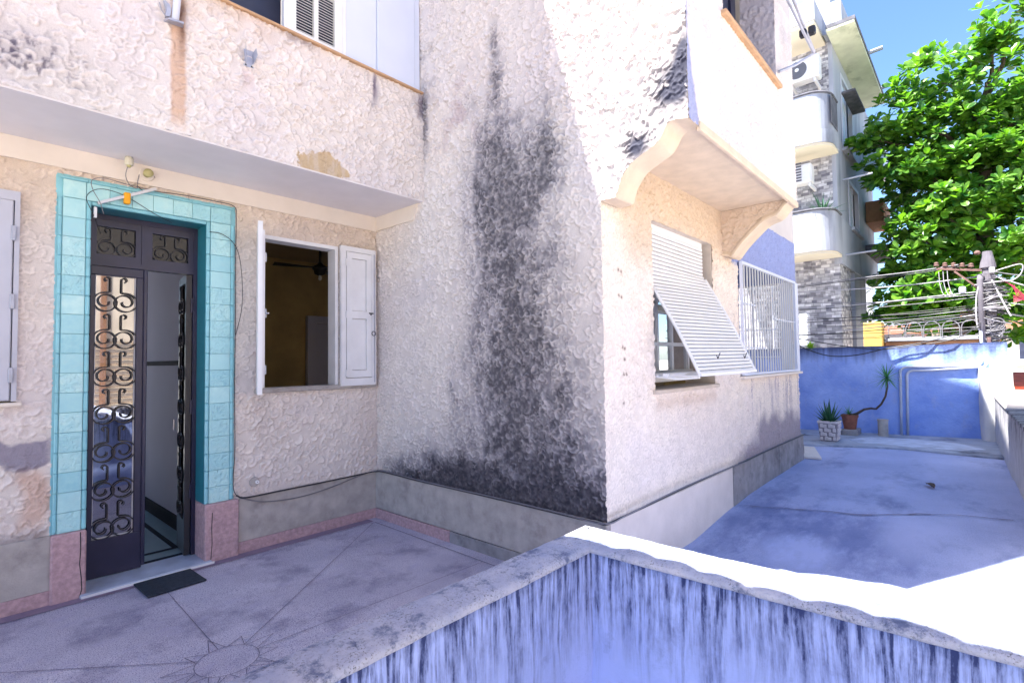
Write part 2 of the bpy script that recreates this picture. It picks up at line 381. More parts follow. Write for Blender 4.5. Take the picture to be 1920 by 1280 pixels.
# parapet: white limewash with black water streaks below the cap
def parapet_mat(name, topz, white, dark, reach, axis_scale=26.):
    g = G(name); p = g.pos(); X, Y, Z = g.xyz(p)
    along = g.math('ADD', X, Y)
    sv = g.n('CombineXYZ', {0: along, 1: g.math('MULTIPLY', Z, .045), 2: 0.}).outputs[0]
    sv2 = g.n('CombineXYZ', {0: along, 1: g.math('MULTIPLY', Z, .10), 2: 3.}).outputs[0]
    s1 = g.noise(sv, axis_scale, 4, .65); s2 = g.noise(sv2, axis_scale*2.6, 5, .7)
    length = g.math('MULTIPLY', g.noise(sv, axis_scale*.32, 3), reach*2)
    depth = g.math('SUBTRACT', topz, Z)
    fade = g.range(g.math('DIVIDE', depth, length), .15, 1.0, 1., 0.)
    st = g.math('MULTIPLY', g.math('ADD', g.range(s1, .44, .60), g.math('MULTIPLY', g.range(s2, .44, .62), .62)), fade)
    st = g.math('ADD', st, g.math('MULTIPLY', g.range(depth, 0, .05, 1., 0.), .45))
    st = g.math('MULTIPLY', st, g.range(g.noise(g.map(p, (1, 1, .4)), 38, 6, .75), .25, .62, .25, 1.05))
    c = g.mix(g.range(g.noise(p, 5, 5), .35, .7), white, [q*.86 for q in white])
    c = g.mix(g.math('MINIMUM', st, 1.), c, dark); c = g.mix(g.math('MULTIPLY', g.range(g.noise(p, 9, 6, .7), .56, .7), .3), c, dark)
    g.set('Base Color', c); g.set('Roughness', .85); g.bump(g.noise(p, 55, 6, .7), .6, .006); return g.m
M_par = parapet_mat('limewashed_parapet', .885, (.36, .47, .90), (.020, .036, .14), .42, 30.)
M_sidepar = parapet_mat('weathered_side_parapet', .95, (.55, .54, .56), (.05, .05, .065), .55, 14.)
g = G('lichen_parapet_cap'); p = g.pos()
c = g.mix(g.range(g.noise(p, 6, 6, .65), .35, .65), (.40, .46, .66), (.60, .63, .76))
c = g.mix(g.math('MULTIPLY', g.range(g.noise(g.map(p, (1, 1, 1), (4, 0, 0)), 7, 8, .75), .53, .62), .8), c, (.07, .11, .26))
c = g.mix(g.math('MULTIPLY', g.range(g.noise(p, 60, 5, .7), .50, .66), .35), c, (.20, .25, .42))
c = g.mix(g.math('MULTIPLY', g.math('MULTIPLY', g.range(g.noise(p, 150, 4, .75), .55, .62), g.range(g.noise(p, 11, 5, .7), .40, .62)), .9), c, (.035, .04, .05))
g.set('Base Color', c); g.set('Roughness', .9); g.bump(g.noise(p, 70, 7, .75), 1., .010); M_cap = g.m
# mosaic facade
g = G('grey_mosaic_cladding'); p = g.pos(); X, Y, Z = g.xyz(p)
bv = g.n('CombineXYZ', {0: g.math('ADD', X, Y), 1: Z, 2: 0.}).outputs[0]
br = g.n('TexBrick', {'Vector': bv, 'Color1': (.12, .12, .17, 1), 'Color2': (.74, .73, .76, 1), 'Mortar': (.40, .39, .42, 1), 'Scale': 1.0, 'Mortar Size': .006, 'Bias': .1, 'Brick Width': .21, 'Row Height': .085}, offset=.37, squash=.6, squash_frequency=3)
br2 = g.n('TexBrick', {'Vector': g.map(bv, (1, 1, 1), (.06, .03, 0)), 'Color1': (.55, .55, .55, 1), 'Color2': (1, 1, 1, 1), 'Mortar': (.9, .9, .9, 1), 'Scale': 1.0, 'Mortar Size': .0, 'Brick Width': .115, 'Row Height': .085}, offset=.6)
g.set('Base Color', g.mix(1., br.outputs[0], br2.outputs[0], 'MULTIPLY')); g.set('Roughness', .6); g.bump(br.outputs[1], .8, .02); M_mosaic = g.m
g = G('woven_stone_planter'); p = g.pos(); X, Y, Z = g.xyz(p)
M_planter = simple('planter_mortar', (.30, .27, .30), .9, .15, 20, .4, 60); M_planterstone = simple('pale_planter_stone', (.62, .57, .58), .85, .15, 20, .4, 60)
# leaves
def leafmat(name, c1, c2, c3, trans=.45):
    g = G(name); p = g.pos(); f = g.noise(p, 1.1, 3); f2 = g.noise(p, 4.2, 2)
    c = g.mix(g.range(f2, .35, .65), g.mix(g.range(f, .35, .65), c1, c2), c3)
    g.set('Base Color', c); g.set('Roughness', .38); g.set('Specular IOR Level', .45)
    tl = g.n('BsdfTranslucent', {'Color': g.mix(1., c, (1.5, 1.7, .5), 'MULTIPLY')})
    mx = g.n('MixShader', {0: trans, 1: g.b.outputs[0], 2: tl.outputs[0]}); g.t.links.new(mx.outputs[0], g.out.inputs[0]); return g.m
M_leaf = leafmat('almond_leaf', (.013, .075, .020), (.042, .155, .020), (.15, .30, .030), .40)
M_yucca = leafmat('yucca_leaf', (.03, .14, .06), (.05, .20, .07), (.06, .24, .08), .2)
M_aloe = leafmat('aloe_leaf', (.015, .07, .04), (.02, .09, .045), (.03, .11, .05), .05)
M_weed = leafmat('weed_leaf', (.18, .32, .03), (.25, .40, .04), (.22, .38, .03), .4)

# ================================================================== the house
YA, YB2, XB, YC, YF = 4.725, 3.92, 3.12, 1.96, 1.30      # door wall, balcony face, stained wall, window wall, bay front
house = empty('house', (3.12, 4.725, 0), 'pale stucco house with turquoise tiled doorway, mould-stained corner wall and bay above the terrace', 'house')
WHITE = np.array((.83, .755, .700)); TAN = (.66, .50, .34); MOLD = (.032, .030, .042); LILAC = (.76, .69, .69)
M_tansoffit = simple('tan_smooth_plaster', (.66, .54, .41), .85, .09, 7, .6, 45)
def base_col(U, V, h, seed):
    c = np.broadcast_to(WHITE, U.shape+(3,)).copy()
    c = lerp(c, LILAC, sstep(.42, .68, fbm(U*1.3, V*1.3, seed, 4))*.55)
    c = c*(1 - .10*sstep(.22, .0, h))[..., None]          # slightly darker in the hollows of the strokes
    c = c*(.94+.12*fbm(U*12, V*12, seed+3, 3))[..., None]
    return c
def stain(c, s, colr=MOLD): return lerp(c, colr, np.clip(s, 0, 1))
def colA(U, V, h):
    c = base_col(U, V, h, 3); n = fbm(U*2.2, V*2.2, 31, 4)
    c = lerp(c, TAN, np.clip(sstep(2.35, 2.95, V+(n-.5)*.8)*.55 + sstep(.75, .2, U)*sstep(1.3, 1.9, V)*.22, 0, .8)*.8)
    n2 = fbm(U*9, V*9, 77, 4)
    pat = sstep(.0, .03, .105+(n2-.5)*.12-np.abs(V-(1.055+.04*np.sin(U*11)))-.10*sstep(.20, -.05, U)*0+0*U - .12*sstep(.16, .0, U))*sstep(.60, .50, U)       # grey cement patch left of the door
    c = lerp(c, (.33, .30, .36), pat)
    tn = sstep(.08, .0, np.abs(U-(.45+.03*np.sin(V*11)))-.03-.02*(n2-.5))*sstep(.95, .86, V)*sstep(.46, .62, V)
    c = lerp(c, (.62, .36, .24), tn*.55)
    c = stain(c, gauss(U, V, 1.95, 1.2, .09, .35)*.25*n2*2, (.35, .28, .30))
    c = stain(c, sstep(.54, .47, V+(n2-.5)*.1)*.5*sstep(.56, .50, U), (.1, .08, .1))
    c = stain(c, gauss(U, V, 3.12, .9, .25, .5)*.3, (.60, .46, .40))
    c = stain(c, sstep(.75, .45, V)*.3*n, (.52, .42, .38))
    return c
def colBal(U, V, h):
    c = base_col(U, V, h, 5); n2 = fbm(U*8, V*8, 13, 4); n3 = fbm(U*26, V*6, 15, 4)
    k = gauss(U, V, .30, 3.36, .30, .17)*sstep(.36, .56, n2+.30*(1-h))*1.2
    c = stain(c, k*(.25+.6*sstep(.5, .7, fbm(U*30, V*18, 19, 4)))*(.5+.5*sstep(.4, .05, h)), (.13, .11, .15))
    ru = sstep(.055, .03, np.abs(U-1.055)+(n2-.5)*.02)*sstep(3.12, 3.3, V)*sstep(4.2, 3.8, V)
    c = lerp(c, (.62, .38, .24), ru*.75); c = stain(c, gauss(U, V, 1.075, 3.95, .022, .22)*n3*1.7, (.14, .07, .05))
    sc_ = sstep(3.98, 4.17, V+(n2-.5)*.3)*sstep(2.3, 1.3, U)*.6
    c = lerp(c, (.63, .43, .26), sc_*.7)
    c = stain(c, gauss(U, V, 2.56, 4.05, .045, .17)*sstep(.3, .6, n3)*1.0, (.13, .10, .17))
    c = stain(c, gauss(U, V, 3.13, 4.05, .10, .18)*sstep(.3, .6, n2)*1.0, (.11, .09, .15))
    c = stain(c, gauss(U, V, 1.87, 4.16, .09, .035)*n2*2, (.12, .08, .12))
    c = lerp(c, (.56, .40, .42), sstep(.05, .03, np.abs(U-1.50))*sstep(3.55, 3.75, V)*sstep(3.8, 3.7, V)*.4)
    # fallen-off finish showing tan plaster
    d = ((U-2.09)/.215)**2 + ((np.maximum(V-3.175, 0))/.135)**2 + (n2-.5)*1.1 + (fbm(U*40, V*40, 87, 3)-.5)*1.1
    c = lerp(c, np.array((.56, .42, .26))*(1-.25*0), sstep(1.08, .96, d)*(.72+.28*sstep(.35, .6, n3))); c = c*(1-.35*sstep(.012, .0, np.abs(U-2.15)+np.abs(V-3.225)))[..., None]
    return c
def colB(U, V, h):      # U = y, V = z
    c = base_col(U, V, h, 9); n = fbm(U*5, V*5, 41, 5); n2 = fbm(U*16, V*16, 43, 4); nv = fbm(U*11, V*2.2, 47, 4)
    S = 0
    for (y, z, ry, rz, a) in ((2.97, 4.28, .06, .16, .8), (2.95, 3.95, .08, .18, .8), (2.98, 3.55, .16, .26, .95), (3.0, 3.15, .26, .30, 1.2), (2.44, 3.70, .08, .16, .4), (2.46, 3.35, .20, .30, .5),
                              (2.62, 3.1, .32, .26, 1.0), (2.74, 3.35, .22, .30, .6), (2.7, 2.4, .42, .9, .3), (3.25, 3.85, .10, .12, .4), (3.3, 3.2, .14, .35, .5), (2.95, 2.7, .30, .38, 1.1), (2.55, 2.65, .28, .35, .7), (2.95, 2.15, .33, .45, .95), (2.6, 1.95, .3, .5, .6),
                              (2.98, 1.55, .34, .42, .95), (2.62, 1.35, .45, .38, .8), (2.85, 1.0, .5, .32, .75), (2.35, .95, .35, .40, .6), (2.45, 1.6, .3, .4, .45), (3.5, 1.35, .10, .4, .35)):
        S = S + a*gauss(U, V, y, z, ry, rz)
    hol = sstep(.75, .05, h+.6*(n2-.5))
    S = S*(.38+.78*sstep(.26, .76, .55*n+.45*nv))*(.62+.42*hol)*(.45+.9*n2)
    zb = np.interp(U, [1.94, 2.4, 3.0, 3.5, 3.95, 4.2, 4.42, 4.8], [.70, .74, .76, .73, .68, .60, .48, .3])
    S = S + (1.25*sstep(.22, -.34, V-zb+(n-.5)*.55) + .30*sstep(.6, -.2, V-zb))*(.60+.40*hol)*(.75+.5*n2)
    S = S + gauss(U, V, 3.90, 3.9, .05, .35)*1.0*sstep(.35, .6, nv) + .5*gauss(U, V, 3.9, 4.4, .25, .35)*sstep(.5, .7, n)
    S = np.clip(S, 0, 1); sp = sstep(.22, .76, fbm(U*38, V*38, 49, 3)*.6+.4*n2+.12*(hol-.5)); lo_ = sstep(1.15, .60, V); c = lerp(c, (.27, .26, .31), np.clip(S*1.7, 0, 1)*np.maximum(.38+.36*sp, .75*lo_)); c = stain(c, np.clip(S**1.5, 0, 1)*((.30+.50*sp)*(1-lo_)+(.66+.30*sp)*lo_))
    c = lerp(c, (.45, .33, .36), gauss(U, V, 3.4, 3.75, .25, .5)*sstep(.5, .7, n)*.5)
    return c
def colBay(U, V, h):
    c = base_col(U, V, h, 9); n = fbm(U*14, V*14, 51, 5); zb = np.interp(U, OG_Y, OG_Z)
    e = gauss(U, V, 1.42, 3.33, .16, .20) + gauss(U, V, 1.66, 3.02, .12, .13) + gauss(U, V, 1.32, 3.5, .06, .22)
    c = stain(c, e*sstep(.30, .62, n+.28*(1-h))*1.1, (.04, .042, .07)); return c
OG = [(1.945, 2.718), (1.86, 2.716), (1.825, 2.722), (1.805, 2.77), (1.781, 2.83), (1.745, 2.88), (1.697, 2.922), (1.62, 2.958), (1.55, 2.985), (1.505, 3.012), (1.47, 3.06), (1.445, 3.10), (1.41, 3.118), (1.36, 3.112), (1.30, 3.098)]
def smooth2(pts, n=5):
    P = [np.array(p) for p in pts]; P = [2*P[0]-P[1]]+P+[2*P[-1]-P[-2]]; out = []
    for i in range(1, len(P)-2):
        a, b, c, d = P[i-1:i+3]
        for k in range(n): t = k/n; out.append(tuple(.5*((2*b)+(c-a)*t+(2*a-5*b+4*c-d)*t*t+(3*b-a-3*c+d)*t**3)))
    return out+[tuple(P[-2])]
OG = smooth2(OG)
OG_Y = [p[0] for p in OG][::-1]; OG_Z = [p[1] for p in OG][::-1]
def colC(U, V, h):
    c = base_col(U, V, h, 21)*np.array((1.14, 1.12, 1.05)); n = fbm(U*2.4, V*2.4, 61, 4); n2 = fbm(U*18, V*18, 63, 3); nv = fbm(U*14, V*1.2, 65, 4)
    c = lerp(c, TAN, sstep(2.15, 2.85, V + (n-.5)*.5 - .5*sstep(3.5, 3.1, U))*sstep(6.0, 5.5, U)*.75)
    c = lerp(c, (.32, .38, .66), sstep(2.60, 2.66, V+(n2-.5)*.06)*sstep(5.70, 5.74, U))
    dr = sstep(5.9, 6.0, U)*sstep(1.42, 1.30, V)*sstep(.6, 1.3, V)*sstep(.45, .7, nv)*.6; c = stain(c, dr, (.26, .22, .34))
    lo = sstep(.10, -.15, V-.48-np.clip((U-5.2)*.22, 0, .42)+(n-.5)*.4)*sstep(5.3, 6.1, U); c = stain(c, lo*.75, (.22, .19, .26))
    c = lerp(c, (.50, .33, .24), sstep(1.32, 1.22, V)*sstep(1.12, 1.25, V)*sstep(3.88, 3.95, U)*sstep(5.25, 5.15, U)*.35)
    for (x, z) in ((3.36, 2.26), (3.40, 2.25), (3.36, 2.07), (3.40, 2.06), (3.40, 1.69), (3.43, 1.68), (3.42, 1.60), (3.40, 1.49), (3.44, 1.49), (3.40, 1.28)):
        c = stain(c, gauss(U, V, x, z, .012, .013), (.12, .07, .05))
    return c
def colF(U, V, h):
    c = base_col(U, V, h, 33)*1.04; n = fbm(U*20, V*20, 71, 3)
    wd = sstep(.02, -.02, (U-3.135)-np.interp(V, [3.10, 3.3, 3.66], [.15, .10, 0.])+(n-.5)*.03)
    c = lerp(c, (.38, .41, .62), wd); c = lerp(c, (.60, .46, .42), sstep(4.98, 5.05, U)*sstep(4.1, 3.8, V)*sstep(3.2, 3.9, V)*sstep(5.25, 5.16, U)*.25)
    return c
HA = [(.545, 1.705, .3, 2.945), (1.925, 2.665, 1.37, 2.755), (-.60, .362, 1.365, 2.76)]
brA = [q for hh in HA for q in hh]
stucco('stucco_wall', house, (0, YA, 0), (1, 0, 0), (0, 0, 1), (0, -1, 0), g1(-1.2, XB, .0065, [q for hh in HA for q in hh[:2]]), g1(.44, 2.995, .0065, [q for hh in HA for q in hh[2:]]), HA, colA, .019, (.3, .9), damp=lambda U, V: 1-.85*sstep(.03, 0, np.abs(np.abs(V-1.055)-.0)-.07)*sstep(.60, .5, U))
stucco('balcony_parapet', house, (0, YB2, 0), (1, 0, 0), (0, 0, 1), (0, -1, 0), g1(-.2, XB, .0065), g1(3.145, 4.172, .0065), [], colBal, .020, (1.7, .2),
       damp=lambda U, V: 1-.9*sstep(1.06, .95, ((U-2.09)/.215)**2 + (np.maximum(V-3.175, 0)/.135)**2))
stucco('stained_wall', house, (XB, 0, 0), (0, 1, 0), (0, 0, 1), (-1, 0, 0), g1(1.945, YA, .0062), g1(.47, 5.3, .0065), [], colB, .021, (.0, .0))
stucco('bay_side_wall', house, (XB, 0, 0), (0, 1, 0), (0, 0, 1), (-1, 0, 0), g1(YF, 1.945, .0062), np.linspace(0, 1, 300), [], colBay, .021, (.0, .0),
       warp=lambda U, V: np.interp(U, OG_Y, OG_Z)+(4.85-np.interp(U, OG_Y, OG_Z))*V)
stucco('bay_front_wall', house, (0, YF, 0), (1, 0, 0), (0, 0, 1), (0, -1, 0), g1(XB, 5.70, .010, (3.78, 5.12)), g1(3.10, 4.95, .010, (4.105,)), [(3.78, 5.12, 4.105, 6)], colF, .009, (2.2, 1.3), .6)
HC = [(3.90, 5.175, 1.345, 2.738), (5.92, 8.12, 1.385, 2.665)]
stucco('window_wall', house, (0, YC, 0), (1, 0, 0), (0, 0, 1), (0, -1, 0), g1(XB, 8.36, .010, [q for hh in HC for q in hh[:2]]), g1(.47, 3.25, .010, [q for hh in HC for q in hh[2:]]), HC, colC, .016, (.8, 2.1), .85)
# hidden upper walls and roofs, plus a roof block and canopy added for shadow
MB().box((-9, YB2, 5.62), (XB, YB2+.2, 7.70)).box((-9, YB2, 3.15), (-1.2, YB2+.2, 5.62)).build('upper_wall', M_wing, house)
MB().box((XB+.004, YF+.02, 4.86), (XB+.2, 6.9, 7.72)).build('upper_side_wall', M_wing, house)
m = MB().box((XB+.01, YF+.003, 4.93), (3.78, YF+.2, 7.72)).box((5.12, YF+.003, 4.93), (5.69, YF+.2, 7.72)).box((3.78, YF+.003, 5.5), (5.12, YF+.2, 7.72)); m.build('bay_upper_front', M_wing, house)
MB().box((5.5, YF+.2, 3.14), (5.69, YC+.1, 7.72)).build('bay_end_wall', M_wing, house)
MB().box((5.69, YC+.004, 3.24), (8.36, YC+.2, 7.72)).build('upper_front_wall', M_wing, house)
MB().box((8.16, YC+.21, 2.67), (8.355, 7, 7.72)).build('far_side_wall', M_wing, house)
MB().box((8.36, 4.3, -.3), (11.6, 4.5, 7.75)).build('recessed_wall', M_wing, house)
MB().box((-9, 3.396, 7.72), (XB, 10, 7.86)).box((XB, YF-.001, 7.74), (5.70, 10, 7.86)).box((5.70, 1.86, 7.73), (8.4, 10, 7.86)).box((8.4, 3.0, 7.75), (11.65, 10, 7.86)).build('roof_slab', M_wing, house)
MB().box((5.2, 2.3, 7.86), (8.4, 5, 9.2)).build('roof_shadow_block', M_wing, house)  # unseen block added on the roof to throw shadow on the end wall
m = MB(); ys = np.linspace(-3.0, 2.05, 420); poly = []
for y in ys: poly.append((0.690+.026*(abs(math.sin(y*math.pi/.17+.5*math.sin(y*5)))**.8 - .6)+.014*math.sin(y*9.3), y))
m.prism([(-1.6, -3.0)] + poly + [(-1.6, 2.05)], 'z', 3.12, 3.18).build('shadow_canopy', M_rooftile, house)  # unseen canopy added to shade the stair parapet, edge cut for a scalloped shadow
MB().box((-9, YA, -.5), (-1.2, YA+.2, 7.7)).build('left_wall', M_wing, house)
# soffit, cream band, skirting
MB().box((-1.2, YB2+.004, 3.135), (XB-.001, YA+.02, 3.15)).build('soffit', M_soffit, house)
MB().box((-1.2, YA-.02, 2.985), (XB-.002, YA+.02, 3.134)).build('cream_band', M_band, house)
MB().prism([(YA-.021, 2.987), (4.075, 2.985), (3.985, 3.134), (YA-.021, 3.134)], 'x', XB-.022, XB+.01).build('cream_band', M_band, house)
MB().box((-1.2, YA-.018, .10), (.545, YA+.02, .462)).build('skirting', M_cement, house)
MB().box((1.742, YA-.018, .10), (XB-.032, YA+.02, .460)).build('skirting', M_cement, house)
MB().box((-1.2, YA-.022, -.02), (.545, YA+.02, .098)).build('pink_skirting', M_pink, house)
MB().box((1.742, YA-.022, -.02), (XB-.032, YA+.02, .098)).build('pink_skirting', M_pink, house)
MB().cbox((XB-.032, YC-.03, .10), (XB+.02, YA-.001, .478), .008).build('skirting', M_cement, house)
MB().box((XB-.036, 3.55, -.02), (XB+.02, YA-.001, .098)).build('pink_skirting', M_pink, house)
MB().box((XB-.034, YC-.03, -.02), (XB+.02, 3.549, .098)).build('skirting_foot', M_darkcement, house)
MB().box((XB+.021, YC-.028, -.02), (5.52, YC+.02, .470)).build('cream_skirting', M_creamskirt, house)
MB().box((5.523, YC-.034, -.02), (7.15, YC+.02, .478)).build('cement_skirting', M_darkcement, house)
MB().box((7.165, YC-.036, -.02), (8.37, YC+.02, .482)).build('cement_skirting', M_darkcement, house)
MB().box((8.15, YC+.02, -.02), (8.372, 4.3, 1.385)).build('corner_pier', M_wing, house)
# chipped lower edge of the stucco left of the door
# pink plinth blocks at the doorway
MB().cbox((.545, YA-.045, -.01), (.735, YA+.24, .462), .010).build('door_plinth', M_pink, house)
MB().cbox((1.482, YA-.045, -.01), (1.740, YA+.24, .470), .010).build('door_plinth', M_pink, house)
for pts in ([(.700, .455), (.703, .33), (.698, .24), (.708, .14), (.712, .06), (.700, .012)], [(1.535, .40), (1.530, .28), (1.534, .16), (1.526, .03)]):
    MB().tube([(a, YA-.0455, b) for a, b in pts], .0028, 4).build('crack', M_slot, house)
# turquoise tile surround: every tile its own piece
sur = empty('door_surround', (0, 0, 0)); sur.parent = house
MB().box((.541, YA-.006, .463), (.733, YA+.02, 2.949)).box((1.486, YA-.006, .471), (1.709, YA+.02, 2.949)).box((.733, YA-.006, 2.762), (1.486, YA+.02, 2.949)).build('tile_bed', M_tiledge, sur)
T = .1515
def tile(x0, x1, z0, z1, wavy):
    MB().cbox((x0+.0011, YA-.022, z0+.0011), (x1-.0011, YA-.011, z1-.0011), .0022).build('tile', M_tilew if wavy else M_tile, sur)
z = .463; k = 0
zt = [.463 + (2.785-.463)/17*i for i in range(18)]
for i in range(17):
    tile(.577, .704, zt[i], zt[i+1], random.random() < .35)
    tile(1.513, 1.668, zt[i] if i else .471, zt[i+1], random.random() < .55)
tile(.577, .704, 2.787, 2.912, False); tile(1.513, 1.668, 2.787, 2.912, True)
xs = np.linspace(.706, 1.511, 7)
for i in range(6): tile(xs[i], xs[i+1], 2.787, 2.912, i >= 4)
for (x0, x1) in ((.553, .575), (1.670, 1.697)):
    for i in range(17): MB().cbox((x0, YA-.024, zt[i]+.001+(.008 if i == 0 else 0)), (x1, YA-.011, zt[i+1]-.001), .006).build('edge_tile', M_tiledge, sur)
for i in range(7): MB().cbox((.553+(1.697-.553)/7*i+.001, YA-.024, 2.914), (.553+(1.697-.553)/7*(i+1)-.001, YA-.011, 2.934), .006).build('edge_tile', M_tiledge, sur)
for i in range(17):
    MB().cbox((.706, YA-.023, zt[i]+.001), (.734, YA+.0, zt[i+1]-.001), .007).build('edge_tile', M_tiledge, sur)
    MB().cbox((1.483, YA-.023, zt[i]+.001+(.008 if i == 0 else 0)), (1.511, YA+.0, zt[i+1]-.001), .007).build('edge_tile', M_tiledge, sur)
MB().cbox((.736, YA-.023, 2.757), (1.481, YA, 2.785), .007).build('edge_tile', M_tiledge, sur)
MB().box((.722, YA+.001, .465), (.7335, YA+.24, 2.76)).build('tiled_reveal', M_tilereveal, sur)
MB().box((1.483, YA+.001, .472), (1.495, YA+.24, 2.76)).build('tiled_reveal', M_tilereveal, sur)
MB().box((.7337, YA+.001, 2.757), (1.4828, YA+.24, 2.77)).build('tiled_reveal', M_tilereveal, sur)

# ------------------------------------------------------------ the door
YD = YA + .195
door = MB()
door.box((.735, YD, .03), (.765, YD+.07, 2.755)).box((1.452, YD, .03), (1.482, YD+.07, 2.755)).box((.765, YD, 2.715), (1.452, YD+.07, 2.755)).box((.765, YD-.006, 2.362), (1.452, YD+.07, 2.402))
door.box((1.085, YD-.004, 2.402), (1.12, YD+.07, 2.715))
door = door.build('door_frame', M_navy, house)
for (a, b) in ((.765, 1.085), (1.12, 1.452)):
    m = MB(); m.box((a, YD+.004, 2.402), (b, YD+.05, 2.452)).box((a, YD+.004, 2.665), (b, YD+.05, 2.715)).box((a, YD+.004, 2.452), (a+.038, YD+.05, 2.665)).box((b-.038, YD+.004, 2.452), (b, YD+.05, 2.665))
    m.build('transom_sash', M_navy, door)
    MB().box((a+.03, YD+.030, 2.445), (b-.03, YD+.034, 2.672)).build('transom_glass', M_glass2, door)
# left leaf, closed
lx0, lx1 = .768, 1.108
m = MB(); m.cbox((lx0, YD+.002, .032), (lx1, YD+.045, .312), .004).cbox((lx0, YD+.002, 2.292), (lx1, YD+.045, 2.360), .004).cbox((lx0, YD+.002, .312), (.800, YD+.045, 2.292), .004).cbox((1.054, YD+.002, .312), (lx1, YD+.045, 2.292), .004)
leaf = m.build('door_leaf', M_navy, house)
MB().box((.797, YD+.032, .308), (1.057, YD+.037, 2.296)).build('door_glass', M_glass, leaf)
m = MB()
for (a, b, c, d) in ((.800, .806, .312, 2.292), (1.048, 1.054, .312, 2.292)): m.box((a, YD+.024, c), (b, YD+.031, d))
m.box((.806, YD+.024, .312), (1.048, YD+.031, .319)).build('glazing_bead', M_white, leaf)
MB().cbox((1.10, YD-.010, .05), (1.128, YD+.002, 2.358), .004).build('meeting_strip', M_navy, leaf)
def ribbon(pts, wd, dp, y0):
    """flat wrought-iron strip following 2-D pts (x,z)"""
    m = MB(); n = len(pts); vs_ = []
    for i, (x, z) in enumerate(pts):
        a = pts[max(i-1, 0)]; b = pts[min(i+1, n-1)]; tx, tz = b[0]-a[0], b[1]-a[1]; l = math.hypot(tx, tz) or 1; nx, nz = -tz/l, tx/l
        for s_ in (-1, 1):
            for d in (0, dp): vs_.append((x+nx*wd/2*s_, y0+d, z+nz*wd/2*s_))
    fs = []
    for i in range(n-1):
        q = i*4; fs += [(q, q+4, q+6, q+2), (q+1, q+3, q+7, q+5), (q, q+1, q+5, q+4), (q+2, q+6, q+7, q+3)]
    fs += [(0, 2, 3, 1), ((n-1)*4, (n-1)*4+1, (n-1)*4+3, (n-1)*4+2)]
    return m.add(vs_, fs)
def scroll_pts(s, hw, stem, rad, hook=True):
    """one half of the scroll; s = -1 left, +1 right; origin at the top centre"""
    p = []
    if hook:
        for i in range(8): a = R(-70+i*250/7); p.append((.052+.017*math.cos(a), -.02+.017*math.sin(a)))
    p += [(.035, -.03), (.035, -stem), (.036, -stem-.012), (.046, -stem-.016)]
    cx, cz = hw-rad, -stem-.016-rad
    p.append(((cx+.046)/2, -stem-.016))
    for i in range(34):
        f = i/33; a = R(90 - f*640); r_ = rad if f < .42 else rad*(1-.70*((f-.42)/.58)**.8)
        ox = 0 if f < .42 else -.0; p.append((cx+r_*math.cos(a)*1.0, cz + r_*math.sin(a)))
    return [(s*x, z) for x, z in p]
def scrolls(parent, cx, ztop, n, pitch, hw, stem, rad, y0, wd, mat, hook=True):
    protos = []
    for s_ in (-1, 1):
        o = ribbon([(cx+x, ztop+z) for x, z in scroll_pts(s_, hw, stem, rad, hook)], wd, .009, y0).build('iron_scroll', mat, parent); protos.append(o)
    for i in range(1, n):
        for o in protos: dup(o, parent, (0, 0, -pitch*i))
scrolls(leaf, .927, 2.285, 7, .2855, .136, .105, .072, YD+.004, .0085, M_iron)
for cx in (.925, 1.286): scrolls(door, cx, 2.66, 1, 0, .128, .075, .062, YD+.012, .006, M_iron)
# right leaf, swung inwards
hinge = Vector((1.448, YD+.02, 0)); ang = R(97)
def hp(d, t, z): # d along the leaf from the hinge, t through its thickness
    return (hinge.x - d*math.cos(ang) - t*math.sin(ang)*-1*0 + t*math.sin(ang)*0 - t*math.sin(ang), hinge.y + d*math.sin(ang) - t*math.cos(ang), z)
def hbox(m, d0, d1, t0, t1, z0, z1):
    vs_ = [hp(d, t, z) for z in (z0, z1) for (d, t) in ((d0, t0), (d1, t0), (d1, t1), (d0, t1))]
    return m.add(vs_, [(0,3,2,1),(4,5,6,7),(0,1,5,4),(1,2,6,5),(2,3,7,6),(3,0,4,7)])
m = MB(); hbox(m, 0, .34, 0, .042, .032, .312); hbox(m, 0, .34, 0, .042, 2.292, 2.36); hbox(m, 0, .05, 0, .042, .312, 2.292); hbox(m, .29, .34, 0, .042, .312, 2.292)
leaf2 = m.build('door_leaf', M_iron, house); leaf2['label'] = 'right door leaf swung open into the hall'
hbox(MB(), .05, .29, .018, .022, .312, 2.292).build('door_glass', M_glass2, leaf2)
for i in range(7):
    for s_ in (-1, 1):
        q = [hp(.17+x, .050, 2.285-.2855*i+z) for x, z in scroll_pts(s_, .118, .105, .062)]
        MB().tube(q, .005, 4).build('iron_scroll', M_iron, leaf2)
m = MB(); m.lathe(hp(.315, .075, 1.08), [(.004, -.05), (.008, -.04), (.008, .04), (.004, .05)], 8); m.build('door_handle', M_alu, leaf2)
for z in (.55, 1.25, 2.1): MB().tube([hp(-.008, .0, z-.06), hp(-.008, .0, z+.06)], .009, 8).build('hinge', M_navy, leaf2)
MB().cbox((.70, YA-.075, -.01), (1.53, YD+.08, .026), .006).build('door_step', M_marble, house)
MB().box((.705, YA-.086, .004), (1.54, YA-.0755, .020)).build('step_nosing', M_white, house)
